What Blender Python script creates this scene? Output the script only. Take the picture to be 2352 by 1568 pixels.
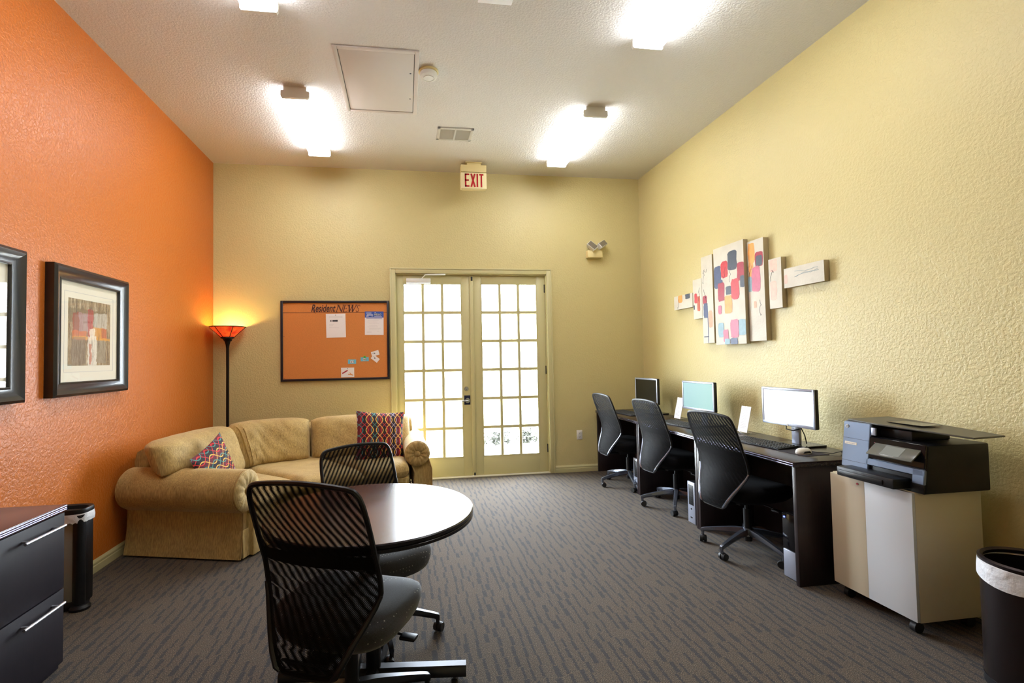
import bpy, bmesh, math, random
from mathutils import Vector, Matrix, Euler
random.seed(7)
PI = math.pi
SC = bpy.context.scene
COL = SC.collection
for o in list(bpy.data.objects): bpy.data.objects.remove(o)

# ------------------------------------------------------------------ camera
H0 = 1.4013; YAW, PITCH, ROLL = 0.14967, 0.03474, -0.01781
cd = bpy.data.cameras.new('camera'); cam = bpy.data.objects.new('camera', cd); COL.objects.link(cam)
F = Vector((math.sin(YAW)*math.cos(PITCH), math.cos(YAW)*math.cos(PITCH), math.sin(PITCH)))
R0 = Vector((math.cos(YAW), -math.sin(YAW), 0)); U0 = R0.cross(F)
RR = R0*math.cos(ROLL)+U0*math.sin(ROLL); UU = -R0*math.sin(ROLL)+U0*math.cos(ROLL)
cam.matrix_world = Matrix(((RR.x,UU.x,-F.x,0),(RR.y,UU.y,-F.y,0),(RR.z,UU.z,-F.z,H0),(0,0,0,1)))
cd.sensor_width = 36; cd.lens = 1135/2352*36; cd.shift_x = 74/2352; cd.clip_start = 0.05; cd.clip_end = 200
SC.camera = cam
# ------------------------------------------------------------------ view + light
SC.view_settings.view_transform = 'Standard'; SC.view_settings.look = 'None'
SC.view_settings.gamma = 1; SC.view_settings.use_curve_mapping = False
SC.view_settings.exposure = 0.0
LAMP_E = 25.0      # fluorescent diffuser radiance
SKY_E = 48.0
w = bpy.data.worlds.new('world'); SC.world = w; w.use_nodes = True
bg = w.node_tree.nodes['Background']; bg.inputs[0].default_value = (0.80, 0.90, 1.0, 1); bg.inputs[1].default_value = SKY_E
XL, XR, YB, YF, ZC = -2.107, 2.962, 5.854, -1.6, 3.648
DL, DR, DZ = -0.108, 1.720, 2.42
pl = bpy.data.lights.new('door_portal', 'AREA'); pl.shape = 'RECTANGLE'; pl.size = 1.85; pl.size_y = 2.45
pl.cycles.is_portal = True
po = bpy.data.objects.new('door_portal', pl); COL.objects.link(po)
po.location = ((DL+DR)/2, YB+0.16, DZ/2); po.rotation_euler = (-PI/2, 0, 0)

# ------------------------------------------------------------------ materials
def newmat(name):
    m = bpy.data.materials.new(name); m.use_nodes = True
    return m, m.node_tree, m.node_tree.nodes['Principled BSDF']
class NT:
    """tiny node-tree helper"""
    def __init__(s, t): s.t = t
    def n(s, typ, **kw):
        o = s.t.nodes.new(typ)
        for k, v in kw.items():
            if k.startswith('i_'):
                o.inputs[k[2:].replace('_', ' ')].default_value = v
            else: setattr(o, k, v)
        return o
    def l(s, a, b): s.t.links.new(a, b)
    def m(s, op, a, b=None, c=None):
        o = s.t.nodes.new('ShaderNodeMath'); o.operation = op
        for i, v in enumerate((a, b, c)):
            if v is None: continue
            if isinstance(v, (int, float)): o.inputs[i].default_value = v
            else: s.t.links.new(v, o.inputs[i])
        return o.outputs[0]
    def ramp(s, fac, stops, interp='LINEAR'):
        o = s.t.nodes.new('ShaderNodeValToRGB'); o.color_ramp.interpolation = interp
        e = o.color_ramp.elements
        while len(e) < len(stops): e.new(0.5)
        for i, (p, c) in enumerate(stops):
            e[i].position = p; e[i].color = (*c, 1)
        s.t.links.new(fac, o.inputs[0]); return o.outputs[0]
    def mix(s, fac, a, b):
        o = s.t.nodes.new('ShaderNodeMix'); o.data_type = 'RGBA'
        for i, v in ((0, fac), (6, a), (7, b)):
            if isinstance(v, (int, float)): o.inputs[i].default_value = v
            elif isinstance(v, tuple): o.inputs[i].default_value = (*v, 1)
            else: s.t.links.new(v, o.inputs[i])
        return o.outputs[2]
def srgb(r, g, b):
    f = lambda c: (c/255/12.92) if c/255 <= .04045 else ((c/255+.055)/1.055)**2.4
    return (f(r), f(g), f(b))
def simple(name, col, rough=.5, metal=0., spec=.5, bump=None, var=None, coat=0):
    m, t, p = newmat(name); N = NT(t)
    p.inputs['Base Color'].default_value = (*col, 1); p.inputs['Roughness'].default_value = rough
    p.inputs['Metallic'].default_value = metal; p.inputs['Specular IOR Level'].default_value = spec
    p.inputs['Coat Weight'].default_value = coat
    tc = N.n('ShaderNodeTexCoord')
    if bump or var:
        no = N.n('ShaderNodeTexNoise'); N.l(tc.outputs['Object'], no.inputs['Vector'])
        no.inputs['Scale'].default_value = (bump or var)[0]; no.inputs['Detail'].default_value = 4
        if bump:
            b = N.n('ShaderNodeBump'); b.inputs['Strength'].default_value = bump[1]; b.inputs['Distance'].default_value = bump[2]
            N.l(no.outputs[0], b.inputs['Height']); N.l(b.outputs[0], p.inputs['Normal'])
        if var:
            n2 = N.n('ShaderNodeTexNoise'); N.l(tc.outputs['Object'], n2.inputs['Vector']); n2.inputs['Scale'].default_value = var[0]
            k = var[1]
            c = N.ramp(n2.outputs[0], [(.3, tuple(x*(1-k) for x in col)), (.7, tuple(min(1, x*(1+k)) for x in col))])
            N.l(c, p.inputs['Base Color'])
    return m
def wallpaint(name, col, rough=.42, scale=60, dist=.004, spec=.5):
    m, t, p = newmat(name); N = NT(t)
    p.inputs['Base Color'].default_value = (*col, 1); p.inputs['Roughness'].default_value = rough
    p.inputs['Specular IOR Level'].default_value = spec
    tc = N.n('ShaderNodeTexCoord')
    a = N.n('ShaderNodeTexNoise', i_Scale=scale, i_Detail=3.0, i_Roughness=.55, i_Distortion=.25)
    N.l(tc.outputs['Object'], a.inputs['Vector'])
    s = N.ramp(a.outputs[0], [(.38, (0, 0, 0)), (.62, (1, 1, 1))], 'EASE')
    c = N.n('ShaderNodeTexNoise', i_Scale=scale*3.5, i_Detail=2.0)
    N.l(tc.outputs['Object'], c.inputs['Vector'])
    h = N.m('ADD', N.m('MULTIPLY', s, .9), N.m('MULTIPLY', c.outputs[0], .35))
    b = N.n('ShaderNodeBump', i_Strength=.38, i_Distance=dist)
    N.l(h, b.inputs['Height']); N.l(b.outputs[0], p.inputs['Normal'])
    return m
M = {}
M['yellow'] = wallpaint('khaki_wall_paint', srgb(203, 189, 134))
M['orange'] = wallpaint('orange_wall_paint', srgb(190, 104, 34), rough=.36)
M['ceil'] = wallpaint('ceiling_texture_paint', srgb(224, 222, 220), rough=.8, scale=60, dist=.004, spec=.2)
M['trim'] = simple('sage_trim_paint', srgb(196, 188, 140), .35)
M['white'] = simple('white_plastic', srgb(225, 224, 218), .45)
M['cream'] = simple('cream_plastic', srgb(225, 208, 150), .5)
M['ceilpanel'] = simple('hatch_paint', srgb(205, 197, 190), .6)
M['vent'] = simple('vent_paint', srgb(200, 198, 188), .5)
M['ventdark'] = simple('vent_shadow', srgb(120, 118, 108), .7)
M['black'] = simple('black_plastic', srgb(17, 17, 20), .42, spec=.35, bump=(300, .15, .0004))
M['blackgloss'] = simple('black_gloss_plastic', srgb(14, 13, 18), .12)
M['rubber'] = simple('caster_rubber', srgb(20, 20, 22), .55)
M['darkmetal'] = simple('charcoal_metal', srgb(45, 46, 52), .3, .6)
M['metal'] = simple('brushed_steel', srgb(190, 192, 196), .25, 1.0)
M['chrome'] = simple('satin_handle_metal', srgb(215, 218, 228), .28, .85)
M['bluegrey'] = simple('blue_grey_printer_plastic', srgb(120, 138, 165), .3, .2)
M['silver'] = simple('silver_plastic', srgb(165, 172, 190), .3, .4)
M['paper'] = simple('paper', srgb(238, 234, 234), .7)
M['ink'] = simple('ink', srgb(45, 42, 50), .7)
M['inkgrey'] = simple('pale_ink', srgb(180, 178, 182), .7)
M['red'] = simple('red_sign_paint', srgb(176, 12, 26), .4)
M['bluecard'] = simple('blue_print', srgb(52, 84, 168), .5)
M['cyan'] = simple('cyan_card', srgb(110, 190, 215), .5)
M['green'] = simple('green_pin', srgb(70, 190, 60), .4)
M['redink'] = simple('dark_red_print', srgb(165, 30, 45), .5)
M['orangeink'] = simple('orange_print', srgb(225, 140, 40), .5)
M['mat'] = simple('picture_mat', srgb(232, 226, 206), .7)
M['frame'] = simple('black_picture_frame', srgb(24, 25, 30), .28, coat=.3)
M['bag'] = simple('white_bin_liner', srgb(220, 222, 226), .45, bump=(30, .6, .01))
M['steelbin'] = simple('dark_stainless', srgb(58, 50, 50), .32, .85)
M['greypanel'] = simple('grey_bin_panel', srgb(140, 140, 132), .5)
M['mouse'] = simple('white_mouse_plastic', srgb(225, 222, 215), .3)
M['padm'] = simple('mouse_pad_cloth', srgb(38, 32, 38), .85)
M['cab'] = simple('beige_laminate', srgb(205, 196, 172), .5)
M['cabgrey'] = simple('grey_laminate', srgb(198, 202, 206), .5)
M['brass'] = simple('dark_bronze', srgb(26, 20, 20), .35, .5)
M['board'] = simple('cork_board_surface', srgb(205, 128, 62), .8, bump=(220, .3, .001), var=(160, .08))
M['boardink'] = simple('board_brown_ink', srgb(62, 30, 30), .6)
M['boardfill'] = simple('board_brown_fill', srgb(140, 82, 52), .6)
M['screendark'] = simple('switched_off_screen', srgb(26, 27, 24), .12)
M['grass'] = simple('dry_shrub', srgb(44, 46, 40), .8, var=(6, .3))
M['concrete'] = simple('pale_concrete', srgb(225, 222, 215), .8, var=(3, .05))
M['led'] = None

def wood(name, c1, c2, rough=.25, axis='Y', sc=6):
    m, t, p = newmat(name); N = NT(t)
    tc = N.n('ShaderNodeTexCoord'); mp = N.n('ShaderNodeMapping'); N.l(tc.outputs['Object'], mp.inputs[0])
    s = {'X': (1, 14, 14), 'Y': (14, 1, 14), 'Z': (14, 14, 1)}[axis]; mp.inputs['Scale'].default_value = s
    n = N.n('ShaderNodeTexNoise', i_Scale=float(sc), i_Detail=6.0, i_Roughness=.6, i_Distortion=.4)
    N.l(mp.outputs[0], n.inputs['Vector'])
    N.l(N.ramp(n.outputs[0], [(.3, c1), (.7, c2)]), p.inputs['Base Color'])
    p.inputs['Roughness'].default_value = rough
    return m
M['espresso'] = wood('espresso_laminate', srgb(36, 24, 26), srgb(52, 36, 36), .27, 'Y')
M['espressoz'] = wood('espresso_laminate_panel', srgb(30, 22, 25), srgb(42, 30, 32), .35, 'Z')
M['tabletop'] = wood('round_table_laminate', srgb(62, 38, 38), srgb(84, 56, 52), .2, 'X', 5)
for k_, v_ in (('Coat Weight', 1.0), ('Coat Roughness', .22), ('Specular IOR Level', .7)): M['tabletop'].node_tree.nodes['Principled BSDF'].inputs[k_].default_value = v_

def emit(name, col, e):
    m, t, p = newmat(name)
    p.inputs['Base Color'].default_value = (*col, 1)
    p.inputs['Emission Color'].default_value = (*col, 1); p.inputs['Emission Strength'].default_value = e
    return m
M['tube'] = emit('lit_diffuser', (.96, .965, 1.0), LAMP_E)
M['bulb'] = emit('warm_bulb', (1.0, .78, .26), 330)
M['led'] = emit('blue_power_light', (.1, .15, 1.0), 6)
M['leddim'] = simple('printer_led', srgb(120, 120, 150), .4)
M['redglow'] = emit('red_power_light', (1.0, .1, .08), 1.5)

def screen(name, a, b, e):
    m, t, p = newmat(name); N = NT(t)
    tc = N.n('ShaderNodeTexCoord'); sx = N.n('ShaderNodeSeparateXYZ'); N.l(tc.outputs['Object'], sx.inputs[0])
    f = N.m('ADD', N.m('MULTIPLY', sx.outputs['X'], 2.0), .5)
    c = N.ramp(f, [(0, a), (1, b)])
    p.inputs['Base Color'].default_value = (.02, .02, .02, 1); p.inputs['Roughness'].default_value = .45; p.inputs['Specular IOR Level'].default_value = .15
    N.l(c, p.inputs['Emission Color']); p.inputs['Emission Strength'].default_value = e
    return m
M['screenwhite'] = screen('bright_screen', (1, 1, 1), (.78, .93, .95), 1.25)
M['screencyan'] = screen('pale_blue_screen', (.48, .80, .82), (.46, .80, .72), .85)
M['touch'] = screen('printer_touch_screen', (.42, .42, .36), (.42, .42, .36), .5)

# glass : thin sheet, transparent with a fresnel reflection
def glassmat(name, tint=(1, 1, 1)):
    m, t, p = newmat(name); N = NT(t); t.nodes.remove(p)
    out = [n for n in t.nodes if n.type == 'OUTPUT_MATERIAL'][0]
    tr = N.n('ShaderNodeBsdfTransparent'); tr.inputs[0].default_value = (*tint, 1)
    gl = N.n('ShaderNodeBsdfGlossy'); gl.inputs['Roughness'].default_value = .02
    lw = N.n('ShaderNodeLayerWeight'); lw.inputs[0].default_value = .5
    fr = N.m('ADD', .03, N.m('MULTIPLY', N.m('POWER', lw.outputs['Facing'], 5.0), .75))
    mx = N.n('ShaderNodeMixShader'); N.l(fr, mx.inputs[0]); N.l(tr.outputs[0], mx.inputs[1]); N.l(gl.outputs[0], mx.inputs[2])
    N.l(mx.outputs[0], out.inputs[0]); return m
M['glass'] = glassmat('clear_glass')
M['acrylic'] = glassmat('clear_acrylic', (.96, .97, .98))

# chair mesh : fine open weave
def meshfab(name, ang, pitch=.0034, open_=.40):
    m, t, p = newmat(name); N = NT(t)
    out = [n for n in t.nodes if n.type == 'OUTPUT_MATERIAL'][0]
    p.inputs['Base Color'].default_value = (*srgb(15, 15, 17), 1); p.inputs['Roughness'].default_value = .7; p.inputs['Specular IOR Level'].default_value = .12
    tc = N.n('ShaderNodeTexCoord'); mp = N.n('ShaderNodeMapping'); N.l(tc.outputs['Object'], mp.inputs[0])
    mp.inputs['Rotation'].default_value = (0, ang, 0)
    sx = N.n('ShaderNodeSeparateXYZ'); N.l(mp.outputs[0], sx.inputs[0])
    def hole(c, q): return N.m('LESS_THAN', N.m('FRACT', N.m('ADD', N.m('DIVIDE', c, q), 100.0)), open_**.5)
    f = N.m('LESS_THAN', N.m('FRACT', N.m('ADD', N.m('DIVIDE', sx.outputs['X'], pitch), 100.0)), open_)
    tr = N.n('ShaderNodeBsdfTransparent'); mx = N.n('ShaderNodeMixShader')
    N.l(f, mx.inputs[0]); N.l(p.outputs[0], mx.inputs[1]); N.l(tr.outputs[0], mx.inputs[2]); N.l(mx.outputs[0], out.inputs[0])
    return m
M['meshA'] = meshfab('black_chair_mesh', .80, .0034, .40)
M['meshB'] = meshfab('black_chair_mesh_inner', .84, .0040, .42)

M['meshC'] = meshfab('black_dense_mesh', .80, .0034, .27); M['meshD'] = meshfab('black_dense_mesh_inner', .84, .0040, .29)
# seat fabrics
def seatfab():
    m, t, p = newmat('dotted_charcoal_fabric'); N = NT(t)
    tc = N.n('ShaderNodeTexCoord'); mp = N.n('ShaderNodeMapping'); N.l(tc.outputs['Object'], mp.inputs[0])
    v = N.n('ShaderNodeTexVoronoi', i_Scale=55.0, i_Randomness=.15); N.l(mp.outputs[0], v.inputs['Vector'])
    d = N.m('LESS_THAN', v.outputs['Distance'], .16)
    no = N.n('ShaderNodeTexNoise', i_Scale=400.0); N.l(tc.outputs['Object'], no.inputs['Vector'])
    base = N.ramp(no.outputs[0], [(.35, srgb(34, 35, 40)), (.65, srgb(58, 60, 68))])
    N.l(N.mix(d, base, srgb(140, 140, 135)), p.inputs['Base Color']); p.inputs['Roughness'].default_value = .8
    p.inputs['Sheen Weight'].default_value = .25
    return m
M['seatdot'] = seatfab()
M['seatblack'] = simple('black_seat_fabric', srgb(15, 15, 18), .85, spec=.15, bump=(400, .3, .001))
M['lumbar'] = simple('black_band_fabric', srgb(14, 14, 17), .8, spec=.1)

# sofa chenille
def sofafab():
    m, t, p = newmat('gold_chenille'); N = NT(t)
    tc = N.n('ShaderNodeTexCoord')
    mp = N.n('ShaderNodeMapping'); mp.inputs['Scale'].default_value = (160, 160, 22); N.l(tc.outputs['Object'], mp.inputs[0])
    a = N.n('ShaderNodeTexNoise', i_Scale=1.0, i_Detail=3.0); N.l(mp.outputs[0], a.inputs['Vector'])
    b = N.n('ShaderNodeTexNoise', i_Scale=7.0, i_Detail=3.0); N.l(tc.outputs['Object'], b.inputs['Vector'])
    f = N.m('ADD', N.m('MULTIPLY', a.outputs[0], .7), N.m('MULTIPLY', b.outputs[0], .3))
    N.l(N.ramp(f, [(.32, srgb(134, 108, 58)), (.68, srgb(194, 165, 100))]), p.inputs['Base Color'])
    p.inputs['Roughness'].default_value = .75; p.inputs['Sheen Weight'].default_value = .35
    p.inputs['Sheen Tint'].default_value = (1, .85, .6, 1)
    bp = N.n('ShaderNodeBump', i_Strength=.45, i_Distance=.004); N.l(a.outputs[0], bp.inputs['Height'])
    c = N.n('ShaderNodeTexNoise', i_Scale=9.0, i_Detail=2.0, i_Distortion=.8); N.l(tc.outputs['Object'], c.inputs['Vector'])
    b2 = N.n('ShaderNodeBump', i_Strength=.3, i_Distance=.02); N.l(c.outputs[0], b2.inputs['Height']); N.l(bp.outputs[0], b2.inputs['Normal'])
    N.l(b2.outputs[0], p.inputs['Normal'])
    return m
M['sofa'] = sofafab()
M['welt'] = simple('sofa_welt', srgb(150, 118, 68), .8)

# throw pillow: interlaced coloured chains (object X / Z plane)
def pillowmat():
    m, t, p = newmat('looped_chain_print'); N = NT(t)
    tc = N.n('ShaderNodeTexCoord'); sx = N.n('ShaderNodeSeparateXYZ'); N.l(tc.outputs['Object'], sx.inputs[0])
    X, Z = sx.outputs['X'], sx.outputs['Z']
    PX, LZ, A = .048, .105, .034
    sn = N.m('MULTIPLY', N.m('SINE', N.m('MULTIPLY', Z, 2*PI/LZ*.5)), A)
    col = None
    base = N.ramp(N.m('FRACT', N.m('ADD', N.m('DIVIDE', X, PX*2), 50.0)), [(0, srgb(30, 16, 26)), (.5, srgb(96, 12, 34))], 'CONSTANT')
    cur = base
    for k, sg in enumerate((1, -1)):
        q = N.m('ADD', N.m('DIVIDE', N.m('ADD', X, N.m('MULTIPLY', sn, float(sg))), PX), 100.0 + k*.0)
        line = N.m('LESS_THAN', N.m('ABSOLUTE', N.m('SUBTRACT', N.m('FRACT', q), .5)), .085)
        wn = N.n('ShaderNodeTexWhiteNoise', noise_dimensions='1D'); N.l(N.m('FLOOR', q), wn.inputs['W'])
        lc = N.ramp(wn.outputs[0], [(0, srgb(235, 180, 80)), (.2, srgb(200, 40, 45)), (.38, srgb(70, 130, 125)), (.52, srgb(225, 95, 45)),
                                    (.66, srgb(170, 150, 175)), (.78, srgb(130, 120, 60)), (.9, srgb(190, 30, 70))], 'CONSTANT')
        cur = N.mix(line, cur, lc)
    N.l(cur, p.inputs['Base Color']); p.inputs['Roughness'].default_value = .75
    return m
M['pillow'] = pillowmat()

def carpet():
    m, t, p = newmat('brown_grey_carpet'); N = NT(t)
    tc = N.n('ShaderNodeTexCoord'); sx = N.n('ShaderNodeSeparateXYZ')
    wob = N.n('ShaderNodeTexNoise', i_Scale=3.0, i_Detail=1.0); N.l(tc.outputs['Object'], wob.inputs['Vector'])
    fz = N.n('ShaderNodeTexNoise', i_Scale=140.0, i_Detail=1.0); N.l(tc.outputs['Object'], fz.inputs['Vector'])
    N.l(tc.outputs['Object'], sx.inputs[0])
    PX, PY = .052, .085
    x = N.m('ADD', sx.outputs['X'], N.m('ADD', N.m('MULTIPLY', N.m('SUBTRACT', wob.outputs[0], .5), .022), N.m('MULTIPLY', N.m('SUBTRACT', fz.outputs[0], .5), .018)))
    y = N.m('ADD', sx.outputs['Y'], N.m('MULTIPLY', N.m('SUBTRACT', fz.outputs[0], .5), .02))
    cx = N.m('DIVIDE', x, PX); ci = N.m('FLOOR', cx); cf = N.m('FRACT', N.m('ADD', cx, 1000.0))
    w1 = N.n('ShaderNodeTexWhiteNoise', noise_dimensions='1D'); N.l(ci, w1.inputs['W'])
    yy = N.m('ADD', N.m('DIVIDE', y, PY), N.m('MULTIPLY', w1.outputs[0], 7.0)); yi = N.m('FLOOR', yy); yf = N.m('FRACT', N.m('ADD', yy, 1000.0))
    cb = N.n('ShaderNodeCombineXYZ'); N.l(ci, cb.inputs[0]); N.l(yi, cb.inputs[1])
    w2 = N.n('ShaderNodeTexWhiteNoise', noise_dimensions='2D'); N.l(cb.outputs[0], w2.inputs['Vector'])
    sc = N.n('ShaderNodeSeparateColor'); N.l(w2.outputs['Color'], sc.inputs[0])
    ctr = N.m('ADD', .28, N.m('MULTIPLY', sc.outputs[0], .44))
    wid = N.m('ADD', .10, N.m('MULTIPLY', N.m('POWER', sc.outputs[1], 2.0), .15))
    inx = N.m('LESS_THAN', N.m('ABSOLUTE', N.m('SUBTRACT', cf, ctr)), wid)
    iny = N.m('LESS_THAN', yf, .94)
    on = N.m('GREATER_THAN', sc.outputs[2], .12)
    d = N.m('MULTIPLY', inx, N.m('MULTIPLY', iny, on))
    sp = N.n('ShaderNodeTexNoise', i_Scale=240.0, i_Detail=2.0, i_Roughness=.8); N.l(tc.outputs['Object'], sp.inputs['Vector'])
    big = N.n('ShaderNodeTexNoise', i_Scale=60.0, i_Detail=2.0); N.l(tc.outputs['Object'], big.inputs['Vector'])
    base = N.ramp(sp.outputs[0], [(.32, srgb(20, 15, 11)), (.5, srgb(58, 48, 37)), (.68, srgb(148, 130, 104))])
    dark = N.ramp(sp.outputs[0], [(.3, srgb(12, 13, 18)), (.7, srgb(38, 39, 50))])
    tint = N.ramp(big.outputs[0], [(.4, srgb(68, 52, 38)), (.6, srgb(58, 54, 49))])
    base = N.mix(.28, base, tint)
    N.l(N.mix(N.m('MULTIPLY', d, .78), base, dark), p.inputs['Base Color'])
    p.inputs['Roughness'].default_value = .9; p.inputs['Sheen Weight'].default_value = .12; p.inputs['Specular IOR Level'].default_value = .2
    b = N.n('ShaderNodeBump', i_Strength=.7, i_Distance=.004); N.l(sp.outputs[0], b.inputs['Height']); N.l(b.outputs[0], p.inputs['Normal'])
    return m
M['carpet'] = carpet()

# framed abstract print: soft patches of colour
def abstract(name):
    """layered soft rectangles on a mottled ground; object space, Y to the right along the wall, Z up (half size about .2)"""
    m, t, p = newmat(name); N = NT(t)
    tc = N.n('ShaderNodeTexCoord')
    no = N.n('ShaderNodeTexNoise', i_Scale=14.0, i_Detail=8.0, i_Roughness=.75); N.l(tc.outputs['Object'], no.inputs['Vector'])
    sc_ = N.n('ShaderNodeVectorMath', operation='SCALE'); sc_.inputs[3].default_value = .06; N.l(no.outputs['Color'], sc_.inputs[0])
    ad = N.n('ShaderNodeVectorMath', operation='ADD'); N.l(tc.outputs['Object'], ad.inputs[0]); N.l(sc_.outputs[0], ad.inputs[1])
    sx = N.n('ShaderNodeSeparateXYZ'); N.l(ad.outputs[0], sx.inputs[0])
    y = N.m('SUBTRACT', sx.outputs['Y'], .03); z = N.m('SUBTRACT', sx.outputs['Z'], .03)
    st = N.n('ShaderNodeMapping'); st.inputs['Scale'].default_value = (1, 60, 9); N.l(tc.outputs['Object'], st.inputs[0])
    f = N.n('ShaderNodeTexNoise', i_Scale=1.0, i_Detail=6.0, i_Roughness=.8); N.l(st.outputs[0], f.inputs['Vector'])
    cur = N.ramp(f.outputs[0], [(.34, srgb(70, 54, 40)), (.5, srgb(150, 126, 84)), (.66, srgb(206, 190, 158))])
    for cy, cz, hy, hz, c, a in ((-.03, .11, .19, .045, (120, 104, 66), .7), (-.13, .06, .05, .07, (150, 62, 34), .8), (-.07, .07, .05, .06, (170, 140, 134), .85), (.0, .06, .03, .10, (176, 40, 34), .8),
                                 (.11, .09, .07, .05, (196, 190, 172), .8), (-.11, -.02, .07, .03, (206, 106, 40), .85), (.08, .01, .05, .035, (214, 148, 50), .9), (.15, .0, .03, .04, (196, 92, 36), .8),
                                 (.02, -.0, .03, .035, (236, 226, 200), .85), (.02, -.035, .2, .010, (222, 156, 40), .9), (-.12, -.12, .07, .09, (104, 92, 78), .55), (.02, -.12, .045, .10, (232, 226, 208), .8), (.0, -.14, .012, .07, (186, 92, 50), .8), (.12, -.12, .05, .08, (150, 142, 120), .6)):
        k = N.m('MULTIPLY', N.m('LESS_THAN', N.m('ABSOLUTE', N.m('SUBTRACT', y, -cy*-1.0)), hy), N.m('LESS_THAN', N.m('ABSOLUTE', N.m('SUBTRACT', z, cz)), hz))
        k = N.m('MULTIPLY', k, N.ramp(f.outputs[0], [(.36, (a*.25,)*3), (.5, (a,)*3)]))
        cur = N.mix(k, cur, srgb(*c))
    N.l(cur, p.inputs['Base Color']); p.inputs['Roughness'].default_value = .6
    return m
M['abs1'] = abstract('abstract_earth_print')
M['canvas'] = simple('painted_canvas_ground', srgb(206, 200, 184), .6, bump=(60, .4, .004), var=(9, .06))
M['canvasedge'] = simple('raw_canvas_edge', srgb(168, 152, 118), .8)
for nm, c in dict(pnavy=(62, 72, 104), pcharcoal=(60, 66, 78), pred=(182, 34, 42), pcrimson=(150, 24, 48), porange=(222, 150, 70), prust=(176, 78, 44),
                  pteal=(128, 158, 168), ppink=(222, 180, 160), ptan=(198, 150, 120), pmauve=(186, 92, 116)).items():
    M[nm] = simple('paint_'+nm[1:], srgb(*c), .5, var=(25, .12), bump=(40, .5, .003))
# lamp shade: red mica
def mica():
    m, t, p = newmat('red_mica_shade'); N = NT(t)
    tc = N.n('ShaderNodeTexCoord'); no = N.n('ShaderNodeTexNoise', i_Scale=18.0, i_Detail=4.0); N.l(tc.outputs['Object'], no.inputs['Vector'])
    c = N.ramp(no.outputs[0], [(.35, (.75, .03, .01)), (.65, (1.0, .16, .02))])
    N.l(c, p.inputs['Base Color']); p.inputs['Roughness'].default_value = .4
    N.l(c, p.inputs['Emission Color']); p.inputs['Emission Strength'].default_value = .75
    return m
M['mica'] = mica()

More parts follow.
